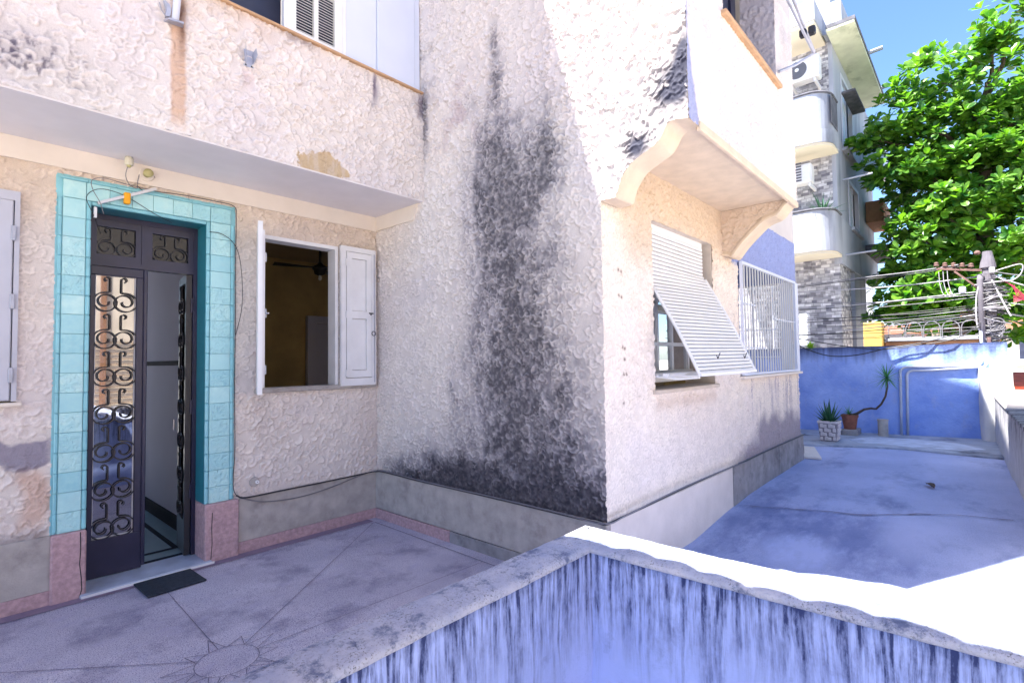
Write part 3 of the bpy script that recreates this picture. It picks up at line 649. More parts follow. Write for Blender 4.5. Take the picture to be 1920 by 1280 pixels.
# hall behind the door; unseen far end left open to brighten it with daylight
m = MB(); m.box((1.60, YD+.1, 0), (1.66, 9.5, 3.0)).build('hall_wall', M_hall, house)
MB().box((.45, YD+.1, 0), (.50, 9.5, 3.0)).build('hall_wall', M_hall, house)
MB().box((1.588, YD+.1, 0.012), (1.599, 9.4, .15)).box((1.590, YD+.1, 1.60), (1.599, 9.4, 1.645)).build('hall_dado', M_halldark, house)
MB().box((.45, YD+.08, -.02), (1.66, 9.5, .010)).build('hall_floor', M_hallfloor, house)
MB().box((.62, YD+.34, .011), (1.46, YD+.38, .014)).box((1.42, YD+.381, .011), (1.46, 9, .014)).box((.735, YD+.085, .011), (1.48, YD+.17, .0145)).build('floor_border', M_halldark, house)
MB().box((.45, YD+.08, 2.96), (1.66, 9.5, 3.02)).build('hall_ceiling', M_hall, house)

# ------------------------------------------------------------ window beside the door
m = MB(); fx0, fx1, fz0, fz1 = 1.925, 2.665, 1.37, 2.755
win = MB().box((fx0, YA-.02, fz1-.035), (fx1, YA+.12, fz1)).box((fx0, YA-.02, fz0+.02), (fx0+.03, YA+.12, fz1-.035)).box((fx1-.032, YA-.02, fz0+.02), (fx1, YA+.12, fz1-.035)).build('window_frame', M_white, house)
MB().cbox((1.87, YA-.045, 1.345), (3.085, YA+.12, 1.389), .008).build('window_sill', M_cement, win)
for i, z in enumerate((1.55, 2.05, 2.55)): MB().cbox((1.948, YA-.034, z-.04), (1.965, YA-.021, z+.04), .003).build('hinge', M_white, win)
# right casement folded back against the wall
s2 = MB(); sx0, sx1, sz0, sz1 = 2.668, 3.055, 1.375, 2.765; yy = YA-.075
s2.box((sx0, yy, sz0), (sx0+.05, yy+.034, sz1)).box((sx1-.045, yy, sz0), (sx1, yy+.034, sz1)).box((sx0+.05, yy, sz0), (sx1-.045, yy+.034, sz0+.075)).box((sx0+.05, yy, sz1-.05), (sx1-.045, yy+.034, sz1))
sh = s2.build('window_shutter', M_white, house)
p0, p1, q0, q1 = sx0+.056, sx1-.051, sz0+.081, sz1-.056
m = MB(); m.box((p0, yy-.006, q0), (p0+.06, yy+.02, q1)).box((p1-.055, yy-.006, q0), (p1, yy+.02, q1)).box((p0+.06, yy-.006, q0), (p1-.055, yy+.02, q0+.07)).box((p0+.06, yy-.006, q1-.06), (p1-.055, yy+.02, q1)).box((p0+.06, yy-.006, 2.045), (p1-.055, yy+.02, 2.12))
m.build('inner_sash', M_white, sh)
for (c, d) in ((q0+.07, 2.045), (2.12, q1-.06)): MB().cbox((p0+.063, yy+.006, c+.003), (p1-.058, yy+.018, d-.003), .004).build('panel', M_white, sh)
MB().box((p1-.03, yy-.014, 2.10), (p1+.02, yy-.0065, 2.112)).box((p1-.012, yy-.014, 2.085), (p1-.004, yy-.0065, 2.10)).build('latch', M_iron, sh)
MB().tube([(sx1-.018, yy-.010, 1.40), (sx1-.018, yy-.010, 1.75), (sx1-.018, yy-.010, 2.72)], .0045, 5).build('bolt_rod', M_steel, sh)
MB().tube([(sx1-.03+.022*math.cos(a), yy-.016, 1.90+.022*math.sin(a)) for a in np.linspace(0, 6.28, 16)], .004, 5).build('pull_ring', M_iron, sh)
for z in (1.5, 2.08, 2.6): MB().cbox((p0-.012, yy-.012, z-.035), (p0-.001, yy-.001, z+.035), .002).build('hinge', M_white, sh)
MB().box((sx1+.004, yy+.02, 1.385), (sx1+.02, yy+.05, 2.765)).build('leaf_edge', M_white, sh)
# left casement seen edge-on
cd = Vector((-.345, -.939, 0)); cn = Vector((.939, -.345, 0)); hq = Vector((1.918, YA-.024, 0))
def lbox(d0, d1, t0, t1, z0, z1):
    q = [hq+cd*d+cn*t+Vector((0, 0, z)) for z in (z0, z1) for d, t in ((d0, t0), (d1, t0), (d1, t1), (d0, t1))]
    return MB().add(q, [(0,3,2,1),(4,5,6,7),(0,1,5,4),(1,2,6,5),(2,3,7,6),(3,0,4,7)])
sh = lbox(0, .385, -.036, 0, 1.352, 2.775).build('window_shutter', M_white, house)
lbox(.03, .36, .0005, .016, 1.43, 2.71).build('inner_sash', M_white, sh)
lbox(.10, .29, .0165, .021, 1.52, 2.0).build('panel', M_white, sh); lbox(.10, .29, .0165, .021, 2.10, 2.62).build('panel', M_white, sh)
MB().tube([hq+cd*.33+cn*.016+Vector((0, 0, 2.02)), hq+cd*.33+cn*.045+Vector((0, 0, 2.02)), hq+cd*.36+cn*.045+Vector((0, 0, 2.02))], .006, 6).build('latch', M_alu, sh)
# dim room behind the window with a ceiling fan
m = MB(); rx0, rx1, ry0, ry1, rz = 1.72, 6.4, YA+.13, 8.6, 3.35
MB().box((rx0, ry1, 0), (rx1, ry1+.05, rz)).build('room_back_wall', M_roomwall, house)
MB().box((rx0-.04, ry0, 0), (rx0, ry1, rz)).build('room_side_wall', M_roomwall, house)
MB().box((rx1, ry0, 0), (rx1+.05, ry1, rz)).build('room_side_wall', M_roomwall, house)
MB().box((rx0, ry0, rz), (rx1, ry1, rz+.05)).build('room_ceiling', M_roomceil, house)
MB().box((rx0, ry0, -.05), (rx1, ry1, -.01)).build('room_floor', M_roomceil, house)
MB().cbox((4.25, 8.5, 0), (4.42, 8.595, 2.42), .01).cbox((4.42, 8.52, 2.3), (5.2, 8.595, 2.42), .01).cbox((4.425, 8.55, 0), (5.2, 8.595, 2.295), .01).build('room_door', M_hall, house)
fan = empty('ceiling_fan', (3.68, 7.0, 3.33), 'dark ceiling fan with a bare bulb in the dim room behind the window', 'ceiling fan')
MB().tube([(3.68, 7, 3.345), (3.68, 7, 3.02)], .016, 8).build('rod', M_fan, fan)
MB().lathe((3.68, 7, 2.95), [(.03, -.09), (.075, -.07), (.085, -.02), (.11, .0), (.09, .04), (.04, .07), (.02, .1)], 14).build('motor', M_fan, fan, smooth=True)
for k in range(3):
    a = R(168+120*k); d = Vector((math.cos(a), math.sin(a), 0)); e = Vector((-d.y, d.x, 0)); c = Vector((3.68, 7, 2.965))
    MB().add([c+d*.09-e*.03, c+d*.62-e*.06+Vector((0,0,-.012)), c+d*.62+e*.06+Vector((0,0,.012)), c+d*.09+e*.03, c+d*.09-e*.03+Vector((0,0,.008)), c+d*.62-e*.06+Vector((0,0,-.004)), c+d*.62+e*.06+Vector((0,0,.02)), c+d*.09+e*.03+Vector((0,0,.008))],
             [(0,1,2,3)[::-1],(4,5,6,7),(0,1,5,4),(1,2,6,5),(2,3,7,6),(3,0,4,7)]).build('blade', M_fan, fan)
MB().lathe((3.68, 7, 2.82), [(.005, -.035), (.022, -.02), (.026, .0), (.018, .03), (.014, .05)], 10).build('bulb', M_bulb, fan, smooth=True)
# closed lilac shutter at the left edge
w3 = MB().box((-.60, YA-.03, 2.70), (.362, YA+.06, 2.762)).box((.336, YA-.03, 1.38), (.362, YA+.06, 2.70)).box((-.60, YA+.02, 1.38), (.336, YA+.06, 2.70)).build('window_frame', M_lilac, house)
MB().cbox((-.56, YA-.038, 1.385), (.330, YA+.018, 2.698), .006).build('shutter_leaf', M_lilac, w3)
for z in (2.48, 2.03, 1.55): MB().cbox((.320, YA-.052, z-.05), (.344, YA-.037, z+.05), .004).build('hinge', M_steel, w3)
MB().cbox((-.62, YA-.05, 1.345), (.392, YA+.05, 1.372), .006).build('window_sill', M_band, w3)
MB().box((-.62, YA+.07, .9), (.45, YA+.1, 3.0)).build('window_backing', M_roomceil, w3)

# ------------------------------------------------------------ balcony windows above
top = MB().cbox((-1.2, YB2-.035, 4.173), (XB-.018, YB2+.10, 4.192), .005).build('balcony_sill', M_wood, house)
MB().box((-1.2, YB2-.012, 4.193), (XB-.018, YB2+.09, 4.203)).build('sill_trim', M_white, top)
bw = MB().box((1.777, YB2+.03, 4.204), (1.800, YB2+.075, 5.6)).box((2.285, YB2+.028, 4.204), (2.31, YB2+.075, 5.6)).build('balcony_window_frame', M_white, house)
ox, oz = 1.802, 4.206
m = MB(); m.box((ox, YB2+.032, oz), (ox+.075, YB2+.066, 5.6)).box((ox+.408, YB2+.032, oz), (ox+.482, YB2+.066, 5.6)).box((ox+.225, YB2+.032, oz), (ox+.262, YB2+.066, 5.6))
for z in (oz, oz+.46, oz+.94): m.box((ox+.075, YB2+.033, z), (ox+.225, YB2+.065, z+.05)).box((ox+.262, YB2+.033, z), (ox+.408, YB2+.065, z+.05))
lou = m.build('louvre_shutter', M_shutwhite, bw)
sl = None
for (a, b) in ((ox+.075, ox+.225), (ox+.262, ox+.408)):
    for (c, d) in ((oz+.05, oz+.46), (oz+.51, oz+.94)):
        n = int((d-c)/.0235)
        for i in range(n):
            z = c+.006+i*.0235
            if sl is None: sl = MB().add([(a, YB2+.035, z), (b, YB2+.035, z), (b, YB2+.062, z+.016), (a, YB2+.062, z+.016), (a, YB2+.035, z+.004), (b, YB2+.035, z+.004), (b, YB2+.062, z+.020), (a, YB2+.062, z+.020)], [(0,1,2,3)[::-1],(4,5,6,7),(0,1,5,4),(1,2,6,5),(2,3,7,6),(3,0,4,7)]).build('slat', M_shutwhite, lou); sa, sz_ = a, z
            else: dup(sl, lou, (a-sa, 0, z-sz_))
MB().box((ox+.07, YB2+.070, oz), (ox+.41, YB2+.074, 5.6)).build('louvre_backing', M_windark, bw)
MB().cbox((2.312, YB2+.034, 4.205), (2.62, YB2+.06, 5.6), .004).build('blank_panel', M_panel, bw)
MB().cbox((2.623, YB2+.020, 4.205), (3.035, YB2+.06, 5.6), .004).build('blank_panel', M_panel, bw)
MB().cbox((3.037, YB2+.026, 4.205), (3.10, YB2+.06, 5.6), .004).build('blank_panel', M_panel, bw)
MB().box((-1.2, YB2+.25, 3.2), (1.85, YB2+.3, 5.62)).build('dark_balcony_room', M_windark, bw)

# ------------------------------------------------------------ bay underside, brackets, bay window
MB().box((XB+.22, YF+.006, 3.125), (5.50, YC+.02, 3.14)).build('bay_soffit', M_tansoffit, house)
MB().cbox((XB+.16, YF-.016, 3.075), (5.705, YF+.02, 3.135), .008).build('bay_drip_edge', M_tansoffit, house)
def ogee(x0, x1, name, mat, inset=0):
    poly = [(y, z-inset) for y, z in OG] + [(1.302, 3.14), (1.945, 3.14)]
    return MB().prism(poly, 'x', x0, x1).build(name, mat, house)
m = MB()
for i in range(len(OG)-1):
    (ya, za), (yb, zb) = OG[i], OG[i+1]
    m.add([(XB-.006, ya, za-.003), (XB+.24, ya, za-.003), (XB+.24, yb, zb-.003), (XB-.006, yb, zb-.003)], [(0, 1, 2, 3)])
m.build('bracket_underside', M_tansoffit, house)
ogee(XB+.012, XB+.235, 'bay_bracket', M_tansoffit)
# right bracket with its own stucco face and a thick rim
OR = [(YC, 2.675), (1.90, 2.665), (1.863, 2.65), (1.82, 2.70), (1.78, 2.75), (1.72, 2.81), (1.644, 2.88), (1.56, 2.95), (1.50, 2.975), (1.44, 2.99), (1.40, 3.02), (1.37, 3.06), (1.33, 3.095), (YF+.01, 3.10)]
OR = smooth2(OR, 3)
ORY = [p[0] for p in OR][::-1]; ORZ = [p[1] for p in OR][::-1]
MB().prism(OR + [(YF+.01, 3.124), (YC, 3.124)], 'x', 5.47, 5.685).build('bay_bracket', M_tansoffit, house)
stucco('bracket_face', house, (5.466, 0, 0), (0, 1, 0), (0, 0, 1), (-1, 0, 0), g1(YF+.03, YC, .008), np.linspace(0, 1, 44), [], lambda U, V, h: lerp(base_col(U, V, h, 4), TAN, np.full(U.shape, .75)), .014, (.4, .4),
       warp=lambda U, V: np.interp(U, ORY, ORZ)+.035+np.maximum(3.122-np.interp(U, ORY, ORZ)-.035, 0)*V)
m = MB()
for i in range(len(OR)-1):
    (ya, za), (yb, zb) = OR[i], OR[i+1]; m.beam((5.58, ya, za-.004), (5.58, yb, zb-.004), .26, .022)
m.build('bracket_rim', M_tansoffit, house)
bay = MB().box((3.78, YF+.30, 4.10), (3.83, YF+.36, 5.5)).box((3.83, YF+.30, 4.10), (5.12, YF+.36, 4.14)).build('bay_window_frame', M_panel, house)
MB().cbox((3.74, YF-.04, 4.068), (5.17, YF+.3, 4.104), .006).build('window_sill', M_wood, bay)
MB().box((3.83, YF+.335, 4.14), (5.10, YF+.345, 5.5)).build('dark_glass', M_windark, bay)
for x in (4.35, 4.9): MB().box((x, YF+.31, 4.14), (x+.035, YF+.334, 5.5)).build('mullion', M_navy, bay)
MB().lathe((4.42, YF+.30, 4.42), [(.0, -.02), (.016, -.014), (.018, .0), (.0, .012)], 10, 'y').build('knob', M_white, bay)
stucco('window_reveal', bay, (5.118, 0, 0), (0, 1, 0), (0, 0, 1), (-1, 0, 0), g1(YF, YF+.30, .012), g1(4.105, 5.5, .012), [], lambda U, V, h: lerp(base_col(U, V, h, 4), (.26, .25, .36), np.full(U.shape, .55)), .014, (.4, .4))
aw = empty('awning_frame', (5.1, 1.3, 4.2), 'bare folded steel awning arms sticking out of the bay window', 'awning frame')
for pts, r_ in (([(4.08, YF-.01, 5.2), (4.7, 1.18, 4.85), (5.58, 1.08, 4.50)], .013), ([(4.75, YF-.01, 5.45), (5.2, 1.18, 4.95), (5.60, 1.08, 4.52)], .013), ([(5.14, YF-.02, 4.22), (5.4, 1.2, 4.36), (5.58, 1.08, 4.50)], .015)):
    MB().tube(pts, r_, 6).build('arm', M_steel, aw)
MB().cbox((5.50, 1.05, 4.66), (5.56, 1.11, 4.74), .01).build('joint', M_iron, aw)
MB().cbox((5.38, 1.10, 4.60), (5.44, 1.16, 4.67), .01).build('joint', M_iron, aw)

# ------------------------------------------------------------ roller shutter window on the right wall
wx0, wx1, wz0, wz1 = 3.90, 5.175, 1.345, 2.738
M_revealtan = simple('reveal_plaster', (.58, .50, .42), .85, .1, 9, .5, 50)
rw = MB().box((wx1-.001, YC+.001, wz0), (wx1+.03, YC+.30, wz1)).box((wx0-.03, YC+.001, wz0), (wx0+.001, YC+.30, wz1)).box((wx0, YC+.001, wz1-.002), (wx1, YC+.30, wz1+.03)).build('window_reveal', M_revealtan, house)
MB().cbox((wx0-.04, YC-.035, wz0-.03), (wx1+.05, YC+.30, wz0+.004), .006).build('window_sill', M_revealtan, rw)
MB().box((wx0, YC+.055, wz1-.06), (wx1-.10, YC+.14, wz1-.002)).build('shutter_box', M_slat, rw)
m = MB(); wy = YC+.22
m.box((wx0, wy, wz0+.10), (wx1, wy+.05, wz0+.15)).box((wx0, wy, 2.02), (wx1, wy+.05, 2.10)).box((wx0, wy, 1.72), (wx1, wy+.04, 1.755))
for x in (4.40, 4.70, 5.06): m.box((x, wy-.002, wz0+.15), (x+.035, wy+.045, 2.7))
fr = m.build('window_frame', M_shutwhite, rw)
for (a, b) in ((wx0, 4.40), (4.435, 4.70), (4.735, 5.06)):
    for (c, d) in ((wz0+.15, 1.72), (1.755, 2.02), (2.10, 2.7)): MB().box((a+.002, wy+.02, c+.002), (b-.002, wy+.026, d-.002)).build('pane', M_glass3, fr)
MB().cbox((4.42, wy-.03, 2.035), (4.60, wy-.004, 2.085), .004).build('brass_plate', M_boxpale, fr)
MB().box((wx0, YC+.6, 0.8), (5.3, YC+.65, 3.2)).build('window_backing', M_roomceil, rw)
MB().box((wx0+.02, YC-.10, wz0+.11), (5.10, YC-.06, wz0+.135)).box((wx0+.02, YC+.14, wz0+.05), (5.10, YC+.17, wz0+.13)).build('lower_rail', M_slat, rw)
# slats follow a curved sheet: straight down, then kicked outwards
rs = empty('roller_shutter', (0, 0, 0)); rs.parent = house
def curtain(t, side):   # t = arc length from the top; returns y,z
    bend = .27 if side else .43; y0, z0 = YC+.055, 2.682; by, bz = (1.552, 1.480) if side else (1.600, 1.472)
    zb = z0-bend; L = math.hypot(y0-by, zb-bz)
    tot = bend+L; s = t*tot
    if s < bend: return (y0, z0-s)
    f = (s-bend)/L; sag = .022*math.sin(math.pi*f)
    return (y0+(by-y0)*f-sag, zb+(bz-zb)*f-sag*.3)
NS = 38; lx, rx_ = 3.945, 5.075
for i in range(NS):
    a = []; t0, t1 = i/NS, (i+1)/NS - .0045
    for x, sd_ in ((lx, 0), (rx_, 1)):
        pts = [curtain(t0, sd_), curtain((t0+t1)/2, sd_), curtain(t1, sd_)]; (ya, za), (ym, zm), (yb, zb) = pts
        ny, nz = -(zb-za), (yb-ya); l = math.hypot(ny, nz); ny, nz = -ny/l, -nz/l
        if ny > 0: ny, nz = -ny, -nz
        a.append([(x, ya, za), (x, ym+ny*.006, zm+nz*.006), (x, yb, zb), (x, yb-ny*.008, zb-nz*.008), (x, ya-ny*.008, za-nz*.008)])
    MB().add(a[0]+a[1], [(0, 5, 6, 1), (1, 6, 7, 2), (2, 7, 8, 3), (3, 8, 9, 4), (4, 9, 5, 0), (0, 1, 2, 3, 4), (9, 8, 7, 6, 5)]).build('slat', M_slat, rs)
for x, sd_ in ((lx-.012, 0), (rx_+.012, 1)):
    MB().tube([(x, *curtain(t, sd_)) for t in np.linspace(.36 if not sd_ else .24, 1.0, 14)], .014, 5).build('side_guide', M_slat, rs)
MB().beam((lx-.02, *curtain(1, 0)), (rx_+.02, *curtain(1, 1)), .030, .022).build('bottom_bar', M_slat, rs)
m = MB()
for i in range(NS-1):
    t = (i+1)/NS
    m.beam((lx+.004, curtain(t, 0)[0]+.010, curtain(t, 0)[1]), (rx_-.004, curtain(t, 1)[0]+.010, curtain(t, 1)[1]), .010, .007)
m.build('slat_hinges', M_slot, rs); 
for x in (4.25, 4.90):
    yy, zz = curtain(.90, .5); MB().tube([(x-.02, yy-.02, zz+.03), (x, yy-.022, zz), (x+.05, yy-.024, zz+.05)], .004, 4).build('hook', M_iron, rs)
MB().tube([(lx, 2.0, 1.46), (lx+.02, 1.8, 1.44), (lx, 1.61, 1.455)], .012, 6).build('push_arm', M_shutwhite, rs)
MB().tube([(wx0+.02, YC-.0, 1.462), (4.5, 1.80, 1.452), (5.0, 1.60, 1.462)], .010, 6).build('push_arm', M_shutwhite, rs)

# ------------------------------------------------------------ grilled loggia window
gx0, gx1, gz0, gz1 = 5.92, 8.12, 1.385, 2.665
gr = MB().box((gx0, YC-.05, gz1-.03), (gx1+.02, YC-.02, gz1+.003)).box((gx0, YC-.05, gz0+.02), (gx1+.02, YC-.02, gz0+.045)).box((gx0, YC-.05, gz0+.045), (gx0+.02, YC-.02, gz1-.03)).box((gx1, YC-.05, gz0+.045), (gx1+.02, YC-.02, gz1-.03)).build('window_grille', M_panel, house)
nb = 22; bar = None
for i in range(1, nb):
    x = gx0+(gx1-gx0)*i/nb
    if bar is None: bar = MB().box((x-.0065, YC-.043, gz0+.045), (x+.0065, YC-.030, gz1-.03)).build('bar', M_shutwhite, gr); bx0 = x
    else: dup(bar, gr, (x-bx0, 0, 0))
for (a, b, z) in ((gx0, 6.45, 2.2), (gx0, 6.75, 1.70), (7.1, gx1, 2.08)): MB().box((a+.02, YC-.030, z), (b, YC-.022, z+.018)).build('cross_bar', M_panel, gr)
MB().cbox((gx0-.03, YC-.06, gz0-.02), (8.37, YC+.2, gz0+.012), .005).build('window_sill', M_band, gr)
MB().cbox((gx1+.02, YC-.03, gz0+.012), (8.362, YC+.15, gz1), .006).build('painted_jamb', M_panel, gr)
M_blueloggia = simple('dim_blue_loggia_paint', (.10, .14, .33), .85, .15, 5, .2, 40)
# loggia interior: shuttered left side, opening to the terrace end on the far side
MB().box((5.80, YC+.2, 1.2), (5.90, 3.0, 2.9)).build('loggia_wall', M_roomwall, gr)
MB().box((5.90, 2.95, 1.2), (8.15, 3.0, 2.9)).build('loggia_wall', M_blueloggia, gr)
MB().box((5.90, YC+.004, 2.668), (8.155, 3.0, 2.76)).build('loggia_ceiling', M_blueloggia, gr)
MB().box((5.90, YC+.2, 1.1), (8.155, 3.0, 1.30)).build('loggia_floor', M_cement, gr)
MB().box((6.55, 2.35, 1.30), (6.58, 2.95, 2.66)).build('inner_shutter', M_revealtan, gr)
for i in range(7): MB().box((8.24, 2.22+i*.1, 1.386), (8.252, 2.232+i*.1, 2.66)).build('side_bar', M_panel, gr)
for z in (1.6, 2.0, 2.4): MB().box((8.226, 2.17, z), (8.238, 2.95, z+.016)).build('side_bar', M_panel, gr)

# ================================================================== terrace
def floor_z(x): return np.interp(x, [-2, 3.2, 4.5, 5.3, 6, 8, 14], [0, 0, 0, .07, .115, .14, .12])
ux = g1(-1.25, XB+.05, .05); uy = g1(1.2, YA+.25, .05); U, V = np.meshgrid(ux, uy)
P = np.stack([U, V, (fbm(U*2, V*2, 3, 3)-.5)*.006], -1); o = grid_mesh('entry_floor', P, None, np.ones((len(uy)-1, len(ux)-1), bool), M_entry, None); tag(o, kind='structure')
ef = o
ux = g1(1.7, 12.3, .05); uy = g1(-.6, 4.45, .05); U, V = np.meshgrid(ux, uy)
zz = floor_z(U)+(fbm(U*1.5, V*1.5, 8, 4)-.5)*.012 - .006; zz = np.where((U < XB+.04) & (V > 1.0), zz-.012, zz)
o = grid_mesh('terrace_floor', np.stack([U, V, zz], -1), None, np.ones((len(uy)-1, len(ux)-1), bool), M_terrace, None); tag(o, kind='structure'); tf = o
MB().box((-4, -2.2, -3.2), (12.3, 4.9, -.25)).build('stair_landing', M_cement); tag(bpy.data.objects['stair_landing'], kind='structure')
# incised sun ornament and joints of the entry floor
SC = Vector((1.09, 3.08, 0))
def fl(pts, wd=.0035, name='floor_groove'):
    m = MB()
    for a, b in zip(pts[:-1], pts[1:]):
        a = Vector((a[0], a[1], .0065)); b = Vector((b[0], b[1], .0065)); t = (b-a).normalized()*wd*.5; n_ = Vector((-t.y, t.x, 0))
        m.add([a-t-n_, b+t-n_, b+t+n_, a-t+n_], [(0, 1, 2, 3)])
    return m.build(name, M_groove, ef)
fl([(SC.x+.155*math.cos(a), SC.y+.155*math.sin(a)) for a in np.linspace(0, 6.2832, 49)], name='sun_circle')
for k in range(10):
    a = R(54+36*k); da = R(15); L_ = .30 if k % 2 else .25
    pa = (SC.x+.16*math.cos(a-da), SC.y+.16*math.sin(a-da)); pb = (SC.x+.16*math.cos(a+da), SC.y+.16*math.sin(a+da)); pt = (SC.x+L_*math.cos(a), SC.y+L_*math.sin(a))
    fl([pa, pt, pb], .0040, 'sun_ray')
for (x, y) in ((1.14, 4.62), (2.95, 4.55), (2.95, 3.0), (2.4, 1.4), (.2, 1.6), (-1.1, 3.05), (-.4, 4.5)):
    d = Vector((x, y, 0))-SC; d.normalize(); fl([(SC.x+d.x*.16, SC.y+d.y*.16), (x, y)], .0042)
fl([(2.985, 4.56), (2.925, 1.3)], .008); fl([(-1.2, 4.60), (2.98, 4.565)], .004)
MB().box((-1.2, 4.60, .0035), (2.99, 4.70, .0055)).build('floor_border_strip', simple('violet_floor_border', (.24, .18, .25), .7, .1, 6, .4, 80), ef)
# cement strip at the foot of the end wall, cracks
mm = MB(); q = [(9.60, 2.75), (9.72, 2.05), (10.05, 1.3), (10.15, .9), (10.05, .3), (10.0, -.35), (12.2, -.35), (12.2, 2.75)]
mm.prism(q, 'z', .07, .155).build('cement_strip', simple('stained_cement_strip', (.34, .37, .44), .8, .2, 3, .5, 40, dirt=((.05, .06, .09), .9)), tf)
MB().prism([(10.35, 1.55), (10.7, 1.75), (11.2, 1.5), (11.35, .9), (11.2, .3), (10.7, -.02), (10.4, .25), (10.3, .8), (10.42, 1.2)], 'z', .150, .160).build('pale_floor_patch', simple('pale_floor_skim', (.52, .56, .66), .85, .15, 5, .4, 40, dirt=((.20, .22, .28), .7)), tf)  # thin pale sheet laid over part of the strip
def crack(pts, wd):
    m = MB(); q = []
    for i in range(len(pts)-1):
        a = Vector(pts[i]); b = Vector(pts[i+1])
        for j in range(6): c = a.lerp(b, j/6); q.append((c.x+random.uniform(-.02, .02), c.y+random.uniform(-.02, .02)))
    for a, b in zip(q[:-1], q[1:]):
        z0 = float(floor_z(a[0]))+.006; z1 = float(floor_z(b[0]))+.006; d = (Vector(b)-Vector(a)).normalized(); n_ = Vector((-d.y, d.x))*wd*random.uniform(.3, 1)
        m.add([(a[0]-n_.x, a[1]-n_.y, z0), (b[0]-n_.x, b[1]-n_.y, z1), (b[0]+n_.x, b[1]+n_.y, z1), (a[0]+n_.x, a[1]+n_.y, z0)], [(0, 1, 2, 3)])
    return m.build('floor_crack', M_groove, tf)
crack([(5.55, 1.9), (5.75, 1.3), (5.9, .8), (6.3, .3), (6.5, -.25)], .012)
tl = MB().prism([(8.42, 1.93), (8.46, 1.72), (9.45, 2.02), (9.4, 2.25)], 'z', .14, .165).build('loose_slab', M_creamskirt, None, loc=(8.9, 1.98, .14)); tag(tl, 'loose pale slab lying on the terrace beyond the house corner', 'slab')
st = MB().lathe((8.62, 2.08, .40), [(.01, -.09), (.07, -.07), (.10, -.01), (.09, .05), (.04, .09), (.005, .10)], 12).build('stone', M_cement, None, loc=(8.62, 2.08, .30), smooth=True); tag(st, 'rounded grey stone wedged behind the corner of the house', 'stone')
pl_ = MB().cbox((8.40, 2.0, .10), (8.75, 2.2, .312), .02).build('stone_ledge', M_darkcement, tf)
for (x, y, a_, lb) in ((7.35, .42, .4, 'dry curled leaf lying in the middle of the far terrace floor'),):
    z0 = float(floor_z(x))+.012; d = Vector((math.cos(a_), math.sin(a_), 0)); e = Vector((-d.y, d.x, 0)); c_ = Vector((x, y, z0)); L5 = []
    for t, w_, hz in ((0, .004, 0), (.05, .03, .012), (.11, .04, .022), (.17, .026, .016), (.21, .003, .0)): L5 += [c_+d*t-e*w_+Vector((0, 0, hz+.012)), c_+d*t+Vector((0, 0, hz)), c_+d*t+e*w_+Vector((0, 0, hz+.014))]
    q = MB().add(L5, [(i*3+j, i*3+j+3, i*3+j+4, i*3+j+1) for i in range(4) for j in range(2)]).build('dry_leaf', M_stem, None, loc=tuple(c_)); tag(q, lb, 'leaf')
# ------------------------------------------------------------ foreground parapet
par = empty('stair_parapet', (1.667, 1.123, -.25), 'L-shaped whitewashed parapet with black streaks in the foreground', 'wall')
xin = lambda y: 1.672+(1.123-y)*.028
PR = [(.03, .868), (-.002, .872), (-.012, .878), (-.015, .886), (-.012, .895), (-.002, .902), (.018, .905), (.06, .910), (.10, .911), (.140, .907), (.163, .892), (.168, .880), (.158, .872), (.128, .868)]
cum = [0]
for a, b in zip(PR[:-1], PR[1:]): cum.append(cum[-1]+math.hypot(b[0]-a[0], b[1]-a[1]))
tt = np.linspace(0, cum[-1], 40); PQ = np.interp(tt, cum, [p[0] for p in PR]); PZ = np.interp(tt, cum, [p[1] for p in PR])
sl_ = np.arange(-1.25, 1.66, .012); sr = np.arange(1.11, -2.0, -.012); rows = []
for x in sl_: rows.append([(min(x, 1.672+q), 1.123+q*.92, z) if x < 1.60 else (x + (1.672+q-1.60)*(x-1.60)/.06 if x > 1.60 else x, 1.123+q*.92, z) for q, z in zip(PQ, PZ)])
rows.append([(1.672+q*1.1, 1.123+q*.92, z) for q, z in zip(PQ, PZ)])
for y in sr: rows.append([(xin(y)+q*1.15, y + (q*.92+.013)*max(0, 1-(1.11-y)/.12), z) for q, z in zip(PQ, PZ)])
P = np.array(rows); S_ = np.arange(len(rows))[:, None]*.012*np.ones(40)[None]; Q_ = tt[None]*np.ones(len(rows))[:, None]
nz = (fbm(S_*6, Q_*8, 91, 4)-.5)*.030 + (fbm(S_*28, Q_*30, 93, 3)-.5)*.012
P[..., 2] += nz*np.clip((PZ-.868)/.02, 0, 1)[None]*.36; P[..., 1] -= np.where(np.arange(len(rows))[:, None] < len(sl_), nz*.5*(PQ < .02)[None], 0); P[..., 0] -= np.where(np.arange(len(rows))[:, None] > len(sl_), nz*.5*(PQ < .02)[None], 0)
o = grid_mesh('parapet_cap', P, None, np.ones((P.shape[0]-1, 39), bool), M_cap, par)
def pface(name, a, b, z0, z1, n_out):
    a = Vector(a); b = Vector(b); L_ = (b-a).length; us = g1(0, L_, .02); vs_ = g1(z0, z1, .02); U, V = np.meshgrid(us, vs_); d = (b-a).normalized()
    P = np.stack([a.x+d.x*U, a.y+d.y*U, V], -1) + ((fbm(U*3+a.x, V*3, 12, 4)-.5)*.02+(fbm(U*14, V*5, 14, 3)-.5)*.008)[..., None]*np.array(n_out)
    return grid_mesh(name, P, None, np.ones((len(vs_)-1, len(us)-1), bool), M_par, par)
pface('parapet_face', (-1.25, 1.128, 0), (1.69, 1.128, 0), -.6, .870, (0, -1, 0)); pface('parapet_face', (1.680, 1.14, 0), (xin(-2)+.008, -2, 0), -.6, .870, (-1, 0, 0))
